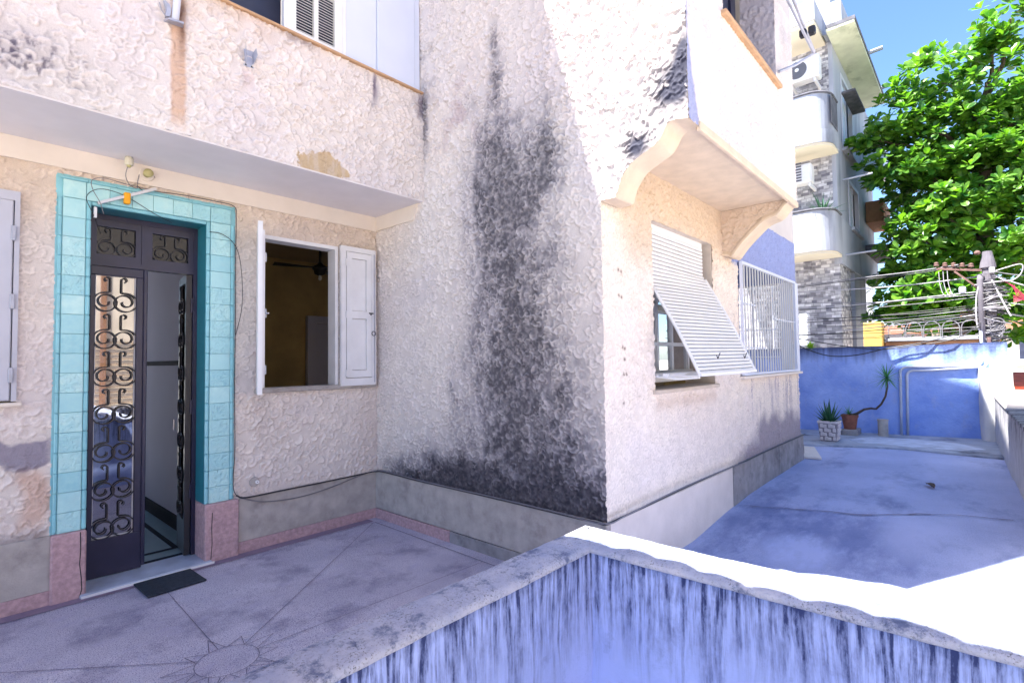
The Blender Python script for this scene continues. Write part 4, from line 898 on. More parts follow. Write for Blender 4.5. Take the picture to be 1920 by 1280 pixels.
pface('parapet_face', (-1.25, 1.255, 0), (1.84, 1.255, 0), -.3, .868, (0, 1, 0)); pface('parapet_face', (1.835, 1.25, 0), (1.835+.06, -2, 0), -.3, .868, (1, 0, 0))
for pts in () and ([(.63, 1.106, .886), (.625, 1.115, .903), (.612, 1.14, .909), (.60, 1.17, .911), (.605, 1.20, .912), (.59, 1.24, .911)],):
    MB().tube(pts, .0022, 4).build('cap_crack', M_slot, par)
# ------------------------------------------------------------ right-hand parapet
sp = empty('side_parapet', (8, -.3, .1), 'low weathered parapet along the right edge of the terrace', 'wall')
def spy(x): return -.30+(x-6.5)*.028
us = g1(1.96, 11.85, .05); vs_ = g1(-.05, .93, .04); U, V = np.meshgrid(us, vs_)
grid_mesh('parapet_face', np.stack([U, spy(U)+(fbm(U*3, V*3, 3, 4)-.5)*.025, V], -1), None, np.ones((len(vs_)-1, len(us)-1), bool), M_sidepar, sp)
for (xa, xb, za, zb_, ov, mt, nm) in ((1.96, 8.75, .90, .945, .03, M_sidepar, 'cap_slab'), (8.76, 11.85, .90, 1.0, .015, M_creamskirt, 'cap_slab')):
    MB().add([(xa, spy(xa)+ov, za), (xb, spy(xb)+ov, za), (xb, spy(xb)-.34, za), (xa, spy(xa)-.34, za), (xa, spy(xa)+ov, zb_), (xb, spy(xb)+ov, zb_), (xb, spy(xb)-.34, zb_), (xa, spy(xa)-.34, zb_)],
             [(0,1,2,3)[::-1],(4,5,6,7),(0,1,5,4),(1,2,6,5),(2,3,7,6),(3,0,4,7)]).build(nm, mt, sp, bevel=.01)
MB().add([(1.96, spy(1.96)-.32, -3), (11.85, spy(11.85)-.32, -3), (11.85, spy(11.85)-.32, .9), (1.96, spy(1.96)-.32, .9)], [(0, 1, 2, 3)]).build('outer_face', M_sidepar, sp)
# ------------------------------------------------------------ blue end wall
E0 = Vector((11.62, 2.95, 0)); E1 = Vector((12.09, -.30, 0)); ed = (E1-E0).normalized(); en = Vector((-ed.y, ed.x, 0)); en = en if en.x < 0 else -en; EL = (E1-E0).length
def ew(s, d, z): p = E0+ed*s+en*d; return (p.x, p.y, z)
ewl = empty('end_wall', (11.85, 1.3, .12), 'blue limewashed wall with dark top stains closing the far end of the terrace', 'wall')
us = g1(-1.5, EL+.05, .03); vs_ = g1(-.05, 1.78, .03); U, V = np.meshgrid(us, vs_); d = (fbm(U*2, V*2, 5, 4)-.5)*.035 + .015*sstep(1.30, 1.33, V+.02*(fbm(U*4, V, 9)-.5))*sstep(1.7, 2.0, U)
P = np.array(E0)+U[..., None]*np.array(ed)+d[..., None]*np.array(en); P[..., 2] = V + np.where(V > 1.77, (fbm(U*3, U*0, 6)-.5)*.03+.012*(U-1), 0)
grid_mesh('wall_face', P, None, np.ones((len(vs_)-1, len(us)-1), bool), M_bluewall, ewl)
MB().add([ew(-1.5, .02, 1.765), ew(EL, .02, 1.795), ew(EL, -.2, 1.795), ew(-1.5, -.2, 1.765), ew(-1.5, -.2, -3), ew(EL, -.2, -3)], [(0, 1, 2, 3), (3, 2, 5, 4)]).build('wall_top', M_bluepaint, ewl)
# white corner pier
us = np.linspace(0, 1, 30); vs_ = np.linspace(-.05, 1.37, 50); a0 = ew(EL-.30, .0, 0); 
def pier(name, pts, z0, z1):
    loop = [Vector(p) for p in pts]; cum = [0]
    for a, b in zip(loop[:-1], loop[1:]): cum.append(cum[-1]+(b-a).length)
    us = g1(0, cum[-1], .025); vs_ = g1(z0, z1, .03); X_ = np.interp(us, cum, [p.x for p in loop]); Y_ = np.interp(us, cum, [p.y for p in loop])
    U, V = np.meshgrid(us, vs_); n1 = (fbm(U*4, V*4, 66, 4)-.5)*.03; P = np.stack([X_[None]-n1+0*V, Y_[None]+n1+0*V, V], -1)
    return grid_mesh(name, P, None, np.ones((len(vs_)-1, len(us)-1), bool), M_pier, ewl)
M_pier = simple('white_rough_render', (.62, .62, .64), .9, .08, 4, .7, 25, dirt=((.42, .44, .50), .4))
pier('corner_pier', [ew(EL-.34, 0, 0), ew(EL-.325, .24, 0), ew(EL-.28, .30, 0), ew(EL+.05, .30, 0), ew(EL+.1, .0, 0)], -.05, 1.375)
MB().add([ew(EL-.34, -.1, 1.374), ew(EL-.325, .24, 1.374), ew(EL-.28, .30, 1.374), ew(EL+.05, .30, 1.374), ew(EL+.1, -.1, 1.374)], [(0, 1, 2, 3, 4)]).build('pier_top', M_pier, ewl)
# conduits climbing the end wall
for s0, zt_, nm in ((1.87, 1.395, 'two'), (1.965, 1.330, 'one')):
    cp = [ew(s0-.02, .04, .14), ew(s0-.01, .04, .6), ew(s0, .04, zt_-.12)] + [ew(s0+.10-.10*math.cos(a), .04, zt_-.10+.10*math.sin(a)) for a in np.linspace(.2, math.pi/2, 6)] + [ew(2.3, .045, zt_), ew(EL-.45, .05, zt_+(.01 if nm == 'two' else .045))]
    if nm == 'two': cp += [ew(EL-.32, .05, zt_+.03), ew(EL-.27, .0, zt_+.10), ew(EL-.26, -.08, 1.8), ew(EL-.26, -.12, 2.0)]
    else: cp += [ew(EL-.26, .05, zt_+.06), ew(EL-.20, .0, zt_+.14), ew(EL-.19, -.08, 1.8)]
    o = MB().tube(cp, .021, 10).build('conduit', M_conduit, None, loc=cp[0], smooth=True)
    tag(o, 'outer grey conduit rising up the blue wall and bending right' if nm == 'two' else 'inner grey conduit rising up the blue wall just below its twin', 'pipe')

# ================================================================== things on and around the terrace
mat_ = MB().cbox((1.005, 4.31, .005), (1.375, 4.645, .016), .003).build('door_mat', M_mat, None, loc=(1.19, 4.48, .005)); mat_.rotation_euler = (0, 0, R(2)); tag(mat_, 'thin dark rubber mat in front of the open door', 'door mat')
# fittings above the door
o = empty('wall_light', (1.03, 4.705, 3.06), 'yellowed round lamp holder on the cream band above the door', 'lamp holder')
MB().lathe((1.06, 4.698, 3.06), [(.050, .006), (.050, -.002), (.046, -.006)], 18, 'y').build('base_plate', M_band, o)
MB().lathe((1.06, 4.69, 3.06), [(.024, .0), (.026, -.03), (.032, -.045), (.032, -.055), (.0, -.056)], 16, 'y').build('socket', M_sensor, o, smooth=True)
o = empty('ceiling_socket', (.93, 4.60, 3.134), 'small pale socket hanging from the soffit above the door', 'lamp holder')
MB().lathe((.93, 4.60, 3.10), [(.024, -.028), (.028, -.02), (.028, .015), (.020, .034)], 14).build('body', M_boxpale, o, smooth=True)
MB().lathe((.93, 4.60, 3.07), [(.012, -.012), (.016, .0), (.016, .004)], 12).build('cup', M_sensor, o)
yw = YA-.045
o = empty('hanging_batten', (.77, yw, 2.78), 'thin aluminium batten hanging askew across the top of the door frame', 'light batten')
MB().beam((.765, yw, 2.772), (1.115, yw-.02, 2.955), .022, .020).build('batten', M_alu, o)
MB().beam((.752, yw, 2.74), (.752, yw, 2.665), .016, .022).build('end_clip', M_white, o)
MB().cbox((.915, yw-.028, 2.80), (.955, yw+.008, 2.885), .006).build('tape_wrap', M_tape, o).rotation_euler = (0, 0, 0)
def cable(name, pts, r_, mat, label, cat='cable', group=None, n=5, sub=5):
    """smooth Catmull-Rom cable"""
    P = [Vector(p) for p in pts]; P = [P[0]*2-P[1]] + P + [P[-1]*2-P[-2]]; out = []
    for i in range(1, len(P)-2):
        a, b, c, d = P[i-1:i+3]
        for k in range(sub):
            t = k/sub; out.append(.5*((2*b)+(c-a)*t+(2*a-5*b+4*c-d)*t*t+(3*b-a-3*c+d)*t**3))
    out.append(P[-2]); o = MB().tube(out, r_, n).build(name, mat, None, loc=tuple(pts[0])); tag(o, label, cat, group); return o
yb_ = YA-.028
cable('lamp_cable', [(.925, 4.60, 3.075), (.915, 4.62, 3.0), (.95, 4.68, 2.955), (1.0, 4.69, 2.94), (1.005, 4.695, 3.0), (1.03, 4.695, 3.09), (1.08, 4.695, 3.095), (1.115, 4.695, 3.05)], .0028, M_cablegrey, 'looped grey flex joining the two lamp holders above the door', 'cable')
cable('lamp_cable', [(1.0, 4.695, 2.96), (1.04, 4.69, 2.93), (1.08, 4.68, 2.945), (1.12, yb_, 2.945), (1.3, yb_, 2.96), (1.55, yb_, 2.962), (1.69, yb_, 2.95), (1.708, yb_, 2.85), (1.706, yb_, 2.5), (1.708, yb_, 2.0), (1.704, yb_, 1.4), (1.71, yb_, .9), (1.69, yb_-.02, .60), (1.72, yb_-.02, .50), (1.77, yb_, .478)], .0032, M_cable, 'dark flex running down the right side of the turquoise doorway', 'cable')
cable('door_cable', [(.82, YD-.02, 2.60), (.74, yb_-.03, 2.68), (.70, yb_-.02, 2.80), (.76, yb_-.03, 2.87), (.86, yb_-.03, 2.875), (.97, yb_-.02, 2.84), (1.10, yb_-.02, 2.77), (1.25, YA+.05, 2.74)], .0026, M_cable, 'thin dark wire sagging in a loop across the top of the doorway', 'cable')
cable('door_cable', [(.80, yb_-.02, 2.70), (.775, yb_-.03, 2.78), (.735, yb_-.03, 2.86), (.73, yb_-.02, 2.93), (.80, yb_-.01, 2.965), (.95, yb_, 2.955), (1.12, yb_, 2.95)], .0026, M_cablegrey, 'thin grey wire curling up over the top left corner of the doorway', 'cable')
cable('wall_cable', [(1.49, yb_+.01, 2.70), (1.60, yb_-.01, 2.69), (1.70, yb_-.02, 2.60), (1.745, yb_-.02, 2.40), (1.755, yb_-.01, 2.10), (1.71, yb_, 1.85)], .003, M_cable, 'dark wire bowing out right of the doorway onto the stucco', 'cable')
cable('skirting_cable', [(1.72, yb_, .50), (1.80, yb_-.01, .468), (2.1, yb_, .466), (2.5, yb_, .468), (2.9, yb_, .474), (3.06, yb_-.03, .482), (3.075, 4.5, .490), (3.072, 4.0, .484), (3.068, 3.4, .486), (3.072, 2.8, .484), (3.068, 2.3, .482), (3.06, 2.0, .484), (3.06, 1.92, .486), (3.2, 1.915, .487), (3.6, 1.905, .496), (4.3, 1.90, .505), (5.2, 1.905, .502), (5.7, 1.905, .490), (6.6, 1.90, .50), (8.36, 1.90, .495)], .007, M_cable, 'black cable lying on top of the skirting from the doorway round the corner', 'cable', None, 6)
cable('skirting_cable', [(1.76, yb_, .47), (1.95, yb_, .40), (2.25, yb_, .375), (2.55, yb_, .40), (2.85, yb_, .455), (3.05, yb_-.02, .486), (3.066, 4.5, .502), (3.065, 3.8, .492), (3.06, 3.0, .496), (3.055, 2.3, .494), (3.05, 1.93, .490), (3.3, 1.895, .50), (4.0, 1.888, .52), (5.0, 1.89, .515), (5.9, 1.89, .488)], .005, M_cablegrey, 'grey cable drooping over the skirting right of the doorway then following the corner', 'cable', None, 6)
o = empty('wall_outlet', (1.885, YA-.015, .583), 'broken round cable outlet low on the wall right of the door', 'outlet')
MB().lathe((1.875, YA-.012, .583), [(.045, .0), (.040, -.006), (.0, -.007)], 9, 'y').build('mortar_patch', M_cement, o)
MB().lathe((1.895, YA-.016, .580), [(.016, .0), (.016, -.012), (.009, -.013)], 12, 'y').build('ring', M_white, o)
MB().lathe((1.895, YA-.027, .580), [(.008, .0), (.0, -.004)], 8, 'y').build('hole', M_slot, o)
# metal bracket, stub of pipe on the balcony
o = empty('steel_bracket', (1.49, YB2-.01, 3.87), 'small empty steel bracket screwed to the balcony wall', 'bracket')
yq = YB2-.016
MB().add([(1.462, yq, 3.77), (1.535, yq, 3.775), (1.530, yq, 3.84), (1.535, yq, 3.90), (1.462, yq, 3.895), (1.470, yq, 3.84)], [(0, 1, 2, 3, 4, 5)]).build('plate', M_steel, o)
for s_, x in ((-1, 1.472), (1, 1.528)):
    MB().add([(x, yq, 3.79), (x-s_*.004, yq-.03, 3.80), (x+s_*.014, yq-.05, 3.86), (x+s_*.008, yq-.04, 3.915), (x, yq, 3.89)], [(0, 1, 2, 3, 4)]).build('flange', M_steel, o)
for x in (1.478, 1.520): MB().lathe((x, yq-.001, 3.782), [(.007, .0), (.0, -.004)], 8, 'y').build('screw', M_iron, o)
o = empty('pipe_stub', (1.02, YB2-.02, 3.86), 'white steel pole with a clamp foot fixed to the balcony wall above a rust streak', 'pole')
MB().tube([(1.02, YB2-.05, 3.87), (1.032, YB2-.07, 4.1), (1.05, YB2-.10, 4.6)], .022, 10).build('pole', M_panel, o, smooth=True)
MB().add([(.965, YB2-.012, 3.855), (1.075, YB2-.012, 3.865), (1.06, YB2-.09, 3.85), (.975, YB2-.09, 3.84), (.965, YB2-.012, 3.868), (1.075, YB2-.012, 3.878), (1.06, YB2-.09, 3.863), (.975, YB2-.09, 3.853)], [(0,1,2,3)[::-1],(4,5,6,7),(0,1,5,4),(1,2,6,5),(2,3,7,6),(3,0,4,7)]).build('clamp_foot', M_steel, o)
MB().prism([(.965, 3.87), (.99, 3.88), (.995, 3.93), (.985, 3.96), (.955, 3.975), (.972, 3.93)], 'y', YB2-.06, YB2-.03).build('clamp_jaw', M_steel, o)
MB().tube([(.935, YB2-.03, 3.96), (.945, YB2-.04, 3.91), (.975, YB2-.05, 3.865)], .004, 5).build('wire', M_cablewhite, o)

# ------------------------------------------------------------ plants at the end wall
def blade(m, c, d, L_, wd, droop, seg=5, fold=.25):
    c = Vector(c); d = Vector(d).normalized(); side = d.cross(Vector((0, 0, 1)))
    side = side.normalized() if side.length > 1e-3 else Vector((1, 0, 0)); vs_ = []; p = c.copy(); dd = d.copy()
    for i in range(seg+1):
        t = i/seg; w_ = wd*(.55+.45*math.sin(math.pi*min(1, t*1.15+.15)))*(1-t**3); nrm_ = side.cross(dd).normalized()
        vs_ += [p-side*w_, p-nrm_*w_*fold, p+side*w_]; dd = (dd+Vector((0, 0, -droop/seg))).normalized(); p = p+dd*(L_/seg)
    fs = []
    for i in range(seg): q = i*3; fs += [(q, q+3, q+4, q+1), (q+1, q+4, q+5, q+2)]
    return m.add(vs_, fs)
def taper_box(c, w0, w1, z0, z1): # bottom half-width w0, top w1
    return MB().add([(c[0]+a*w0, c[1]+b*w0, z0) for a, b in ((-1,-1),(1,-1),(1,1),(-1,1))]+[(c[0]+a*w1, c[1]+b*w1, z1) for a, b in ((-1,-1),(1,-1),(1,1),(-1,1))], [(0,3,2,1),(0,1,5,4),(1,2,6,5),(2,3,7,6),(3,0,4,7),(4,5,6,7)])
pc = (10.35, 1.97); pz = .155
o = empty('planter', (*pc, pz), 'square pale stone-clad planter with a dark aloe at the end of the terrace', 'planter')
MB().add(taper_box(pc, .115, .148, pz, pz+.31).v, [(0,3,2,1),(0,1,5,4),(1,2,6,5),(2,3,7,6),(3,0,4,7)]).build('box', M_planter, o)
m = MB()
for (a, b, c, d) in ((-.155, -.155, .155, -.125), (-.155, .125, .155, .155), (-.155, -.124, -.125, .124), (.125, -.124, .155, .124)): m.box((pc[0]+a, pc[1]+b, pz+.311), (pc[0]+c, pc[1]+d, pz+.345))
m.build('rim', M_planterstone, o); MB().box((pc[0]-.122, pc[1]-.122, pz+.30), (pc[0]+.122, pc[1]+.122, pz+.32)).build('soil', M_soil, o)
for side in range(2):
    for r_ in range(4):
        for q in range(4):
            z0 = pz+.02+r_*.072; wv = (q+r_) % 2; f0 = (q-2)*.062+.004+(.012 if wv else 0); f1 = f0+(.066 if wv else .046); hw = .115+(z0-pz)*.106+.004
            hh = .052 if wv else .064
            f1 = min(f1, hw-.006); f0 = max(f0, -hw+.006)
            if side == 0: MB().cbox((pc[0]-hw-.016, pc[1]+f0, z0), (pc[0]-hw+.006, pc[1]+f1, z0+hh), .006).build('stone', M_planterstone, o)
            else: MB().cbox((pc[0]+f0, pc[1]-hw-.016, z0), (pc[0]+f1, pc[1]-hw+.006, z0+hh), .006).build('stone', M_planterstone, o)
for i in range(26):
    a = i*2.4; t = i/26; el = .25+1.25*(1-t)
    blade(MB(), (pc[0]+.03*math.cos(a), pc[1]+.03*math.sin(a), pz+.31), (math.cos(a)*math.cos(el), math.sin(a)*math.cos(el), math.sin(el)), .42*(1-t*.5), .030, .1, 4, .5).build('leaf', M_aloe, o)
c2 = (11.36, 1.83); z2 = .26
o = empty('yucca_pot', (*c2, z2), 'round terracotta pot on a ledge with a bent yucca stem reaching right', 'potted plant')
MB().lathe((*c2, z2), [(.0, 0), (.095, 0), (.128, .215), (.138, .217), (.142, .262), (.128, .264), (.120, .235), (.0, .232)], 22).build('pot', M_terra, o, smooth=False)
MB().lathe((*c2, z2), [(.12, .233), (.06, .250), (.0, .255)], 14).build('soil', M_soil, o)
stm = [(11.36, 1.81, .50), (11.36, 1.72, .545), (11.36, 1.60, .63), (11.36, 1.50, .655), (11.36, 1.42, .65), (11.36, 1.34, .74), (11.37, 1.275, .88), (11.38, 1.245, 1.05), (11.38, 1.25, 1.20)]
MB().tube(stm, [.034, .024, .02, .018, .018, .017, .016, .015, .018], 8).build('stem', M_stem, o, smooth=True)
MB().lathe((11.36, 1.80, .49), [(.05, -.03), (.045, .02), (.03, .05), (.0, .06)], 9).build('stump', M_stem, o, smooth=True)
rr = random.Random(4)
for i in range(46):
    a = i*2.39996; el = R(78-135*(i/46)); L_ = rr.uniform(.27, .36)
    blade(MB(), (11.38, 1.25, 1.21), (math.cos(a)*math.cos(el), math.sin(a)*math.cos(el), math.sin(el)), L_, .0105, .22, 5, .4).build('leaf', M_yucca, o)
for i in range(22):
    a = i*2.39996; el = R(70-70*(i/22)); blade(MB(), (11.35, 1.84, .53), (math.cos(a)*math.cos(el), math.sin(a)*math.cos(el), math.sin(el)), rr.uniform(.16, .22), .008, .25, 4, .4).build('leaf', M_yucca, o)
lg = MB().cbox((11.22, 1.70, .14), (11.66, 1.96, .258), .015).build('ledge', M_darkcement, ewl)
o = MB().lathe((11.50, 1.345, .155), [(.0, 0), (.078, 0), (.080, .27), (.086, .272), (.086, .30), (.0, .302)], 18).build('concrete_stub', M_cement, None, loc=(11.50, 1.345, .155)); tag(o, 'short grey concrete cylinder standing against the blue wall', 'concrete cylinder')
o = empty('weed', tuple(ew(.45, -.05, 1.77)), 'bright green weed growing on top of the blue wall', 'weed')
for i in range(26):
    a = i*2.4; el = R(85-75*i/26); q = Vector(ew(.45, -.05, 1.76)); blade(MB(), q, (math.cos(a)*math.cos(el), math.sin(a)*math.cos(el), math.sin(el)), rr.uniform(.10, .20), .03, .5, 4, .2).build('leaf', M_weed, o)

# ------------------------------------------------------------ utility pole and its cables
PX, PY = 12.42, -.16
pole = empty('utility_pole', (PX, PY, -3), 'weathered utility pole wrapped in cables behind the corner of the blue wall', 'utility pole')
MB().lathe((PX, PY, 0), [(.11, -3), (.095, 1.5), (.085, 3.05), (.083, 3.12), (.115, 3.13), (.105, 3.2), (.065, 3.42), (.0, 3.43)], 14).build('shaft', M_poleconc, pole)
MB().tube([(PX-.1, PY+.11, 1.2), (PX-.1, PY+.11, 2.9), (PX-.08, PY+.10, 3.0)], .045, 10).build('riser_pipe', M_poleconc, pole, smooth=True)
MB().tube([(PX-.13, PY+.02, 1.2), (PX-.13, PY+.03, 1.9)], .03, 8).build('riser_pipe', M_rust, pole)
MB().beam((PX-.02, PY-.12, 3.06), (PX-.02, PY+.70, 3.20), .035, .04).build('crossarm', M_rust, pole)
MB().beam((PX-.02, PY+.08, 2.72), (PX-.02, PY+.45, 3.12), .03, .03).build('brace', M_rust, pole)
for i in range(5):
    y = PY+.22+i*.12; z = 3.16+i*.02; MB().lathe((PX-.02, y, z), [(.018, 0), (.04, .01), (.042, .03), (.022, .04), (.036, .05), (.034, .07), (.0, .085)], 10).build('insulator', M_rust, pole, smooth=True)
MB().lathe((PX-.05, PY+.13, 3.40), [(.0, -.03), (.04, -.02), (.05, .01), (.03, .04), (.0, .05)], 10).build('insulator', M_rust, pole, smooth=True)
MB().cbox((PX-.14, PY-.09, 3.02), (PX-.06, PY-.01, 3.12), .012).build('clamp', M_cablewhite, pole)
MB().cbox((PX-.16, PY+.30, 2.70), (PX-.07, PY+.40, 2.82), .02).build('splice_box', M_steel, pole)
rt = random.Random(9)
for mi, (mt, n_, zlo, zhi) in enumerate(((M_cable, 44, 1.75, 2.85), (M_cablegrey, 22, 1.8, 2.95), (M_cablewhite, 12, 1.9, 3.1))):
    m = MB()
    for i in range(n_):
        zc = rt.uniform(zlo, zhi); r0 = rt.uniform(.10, .20); ph = rt.uniform(0, 6.28); tlt = rt.uniform(-.25, .25); turns = rt.uniform(.8, 1.6); dz = rt.uniform(-.12, .12)
        pts = [(PX+.00+r0*.8*math.cos(ph+t*turns*6.28), PY-.03+r0*(1+.3*math.sin(3*t+ph))*math.sin(ph+t*turns*6.28), zc+dz*t+tlt*r0*math.sin(ph+t*6.28)*2) for t in np.linspace(0, 1, 18)]
        m.tube(pts, rt.uniform(.005, .010), 4)
    q = m.build('cable_tangle', mt, pole); q['kind'] = 'stuff'
m = MB()
for i in range(7):
    cz = rt.uniform(1.85, 2.15); rr_ = rt.uniform(.05, .11); pts = [(PX-.12+rt.uniform(-.004, .004), PY-.08+rr_*math.cos(a), cz+rr_*math.sin(a)) for a in np.linspace(0, 6.28, 18)]; m.tube(pts, .006, 4)
q = m.build('cable_coil', M_cablegrey, pole); q['kind'] = 'stuff'
m = MB()
for k in range(5): m.tube([(PX-.1, PY-.20-.03*k, 2.86-.02*k), (PX-.12, PY-.34, 2.72-.03*k), (PX-.1, PY-.46, 2.56-.02*k), (PX-.1, PY-.42, 2.52), (PX-.1, PY-.30, 2.60-.03*k)], .006, 4)
q = m.build('red_cables', M_redcable, pole); q['kind'] = 'stuff'
wl = [ # (z at left end, sag, z at pole, y at pole, radius, material)
 (3.28, .03, 3.23, .34, .011, M_cablegrey), (3.24, .03, 3.20, .20, .009, M_cable), (3.12, .04, 2.98, -.10, .010, M_cablewhite), (2.90, .06, 2.66, 0, .007, M_cablegrey), (2.74, .04, 2.72, 0, .008, M_cablewhite), (2.72, .05, 2.70, 0, .006, M_cable),
 (2.62, .05, 2.64, 0, .006, M_cablegrey), (2.48, .05, 2.45, 0, .008, M_cable), (2.44, .07, 2.42, 0, .007, M_cable), (2.40, .05, 2.40, 0, .007, M_cablegrey), (2.33, .06, 2.30, 0, .006, M_cable), (2.26, .05, 2.36, 0, .006, M_cablegrey),
 (2.20, .10, 2.34, 0, .010, M_cablewhite), (2.16, .12, 2.30, 0, .009, M_cable), (2.12, .04, 2.1, 0, .006, M_cable), (2.06, .16, 2.25, 0, .006, M_cablegrey), (2.02, .06, 2.05, 0, .006, M_cable), (2.55, .10, 2.5, 0, .006, M_cable)]
lw = {id(M_cable): 'black', id(M_cablegrey): 'grey', id(M_cablewhite): 'pale'}
order = ['topmost', 'second', 'third', 'fourth', 'fifth', 'sixth', 'seventh', 'eighth', 'ninth', 'tenth', 'eleventh', 'twelfth', 'thirteenth', 'fourteenth', 'fifteenth', 'sixteenth', 'seventeenth', 'lowest']
rank = sorted(range(len(wl)), key=lambda i: -wl[i][0])
for i, (zl, sag, zp, yp, r_, mt) in enumerate(wl):
    a = Vector((13.55, 3.6, zl)); b = Vector((PX-.05, PY+.05+yp, zp)); pts = []
    for t in np.linspace(0, 1, 16): q = a.lerp(b, float(t)); q.z -= sag*4*t*(1-t) + .01*math.sin(9*t+i); q.x += .02*math.sin(5*t+i*2); pts.append(tuple(q))
    o = MB().tube(pts, r_, 5).build('overhead_wire', mt, None, loc=pts[0]); k = rank.index(i)
    tag(o, f'{lw[id(mt)]} overhead wire crossing left from the utility pole, {order[k]} counted at its left end', 'wire', 'overhead wires left of the pole')
for i, (z0, dx, z1, r_, mt, lb) in enumerate(((3.06, 1.2, 2.95, .008, M_cablegrey, 'grey wire leaving the pole to the right near its top'), (3.00, 1.2, 2.55, .012, M_cablewhite, 'thick pale wire sloping down right from the pole clamp'), (2.55, 1.3, 2.45, .008, M_cablewhite, 'pale wire running right at the middle of the pole'), (2.40, 1.3, 2.12, .009, M_cable, 'black wire dropping right from the cable tangle'), (2.36, 1.3, 2.20, .007, M_cablegrey, 'grey wire running right just above the cable tangle'), (2.28, 1.3, 2.02, .007, M_cable, 'lower black wire running right from the cable tangle'))):
    pts = [(PX-.03, PY-.05-dx*t, z0+(z1-z0)*t-.10*4*t*(1-t)) for t in np.linspace(0, 1, 10)]
    o = MB().tube(pts, r_, 5).build('overhead_wire', mt, None, loc=pts[0]); tag(o, lb, 'wire', 'overhead wires right of the pole')
cable('drop_cable', [tuple(ew(-.05, .10, 2.02)), tuple(ew(.3, .12, 1.80)), tuple(ew(.75, .14, 1.62)), tuple(ew(1.2, .14, 1.62)), tuple(ew(1.7, .12, 1.74)), tuple(ew(2.3, .08, 1.85)), (PX-.1, PY+.08, 2.1)], .010, M_cable, 'black cable sagging across the face of the blue wall to the pole', 'cable')
cable('drop_cable', [tuple(ew(.2, .10, 1.98)), tuple(ew(1.0, .10, 1.80)), tuple(ew(1.6, .10, 1.72)), tuple(ew(2.1, .08, 1.78)), tuple(ew(2.7, .06, 1.90)), (PX-.08, PY+.08, 2.2)], .008, M_cable, 'thinner black cable dipping over the sunlit top of the blue wall', 'cable')
cable('drop_cable', [(PX-.1, PY-.08, 1.95), (PX-.15, PY-.14, 1.6), (PX-.3, PY-.17, 1.2), (PX-.5, PY-.20, 1.02), (PX-.62, PY-.30, 1.0)], .010, M_cable, 'black cable hanging from the pole over the right-hand parapet', 'cable')
cable('pale_loop', [(PX-.12, PY+.12, 2.85), (PX-.14, PY+.17, 2.6), (PX-.14, PY+.18, 2.2), (PX-.13, PY+.14, 2.0), (PX-.1, PY+.0, 1.75)], .012, M_cablewhite, 'thick pale cable looping down the left side of the pole', 'cable')
cable('pale_loop', [(PX-.12, PY-.04, 2.9), (PX-.14, PY-.12, 2.65), (PX-.14, PY-.22, 2.35), (PX-.14, PY-.26, 2.25)], .013, M_cablewhite, 'thick pale cable slanting down the right side of the pole', 'cable')
cable('pale_loop', [(PX-.10, PY-.02, 3.02), (PX-.12, PY-.2, 3.08), (PX-.12, PY-.42, 3.12), (PX-.12, PY-.40, 2.95), (PX-.12, PY-.25, 2.85), (PX-.1, PY-.1, 2.95)], .009, M_cablewhite, 'pale cable loop standing out right of the pole top', 'cable')
for k in range(3): cable('hanging_tail', [(PX-.03, PY+.55+.06*k, 3.14), (PX-.03, PY+.54+.06*k, 2.9), (PX-.03, PY+.49+.06*k, 2.70), (PX-.03, PY+.42+.05*k, 2.66)], .006, M_cablewhite, ('right', 'middle', 'left')[k] + ' one of three pale wire tails hanging under the rusty crossarm', 'wire', 'wire tails under the crossarm')

# ================================================================== apartment building behind the wall
ab = empty('apartment_building', (18, 3, -3), 'white three-storey apartment block with rounded balconies and grey mosaic cladding', 'building')
FX, FY = 16.0, 2.667
MB().box((FX, FY+.004, -3), (FX+.3, 7.0, 10.1)).build('mosaic_wall', M_mosaic, ab)
MB().box((FX-.001, FY-.001, 5.30), (17.0, FY+.1, 10.1)).box((17.0, FY, 9.62), (22.5, FY+.1, 10.1)).box((18.75, FY, 6.9), (22.5, FY+.1, 9.62)).box((17.0, FY, 6.9), (18.75, FY+.1, 7.45)).box((17.0, FY, 5.3), (17.62, FY+.1, 6.9)).box((19.3, FY, 5.3), (22.5, FY+.1, 6.9)).box((17.62, FY, 6.75), (19.3, FY+.1, 6.9)).build('side_wall', M_far, ab)
MB().box((22.4, FY+.1, -3), (22.5, 7, 10.1)).build('rear_wall', M_far, ab)
MB().box((FX-.02, FY-.06, 4.05), (22.6, FY+.12, 5.30)).build('floor_band', M_far, ab)
MB().box((FX+.3, FY+.006, -3), (17.5, FY+.2, 4.05)).build('mosaic_return', M_mosaic, ab)
MB().box((17.9, FY-.03, -3), (19.9, FY+.25, 4.05)).build('ground_column', M_far, ab)
MB().box((17.5, FY+.2, -3), (17.9, FY+.3, 4.05)).build('dark_slot', M_windark, ab)
MB().box((19.9, FY+.9, -3), (22.4, FY+1.0, 4.05)).build('porch_wall', M_orange, ab)
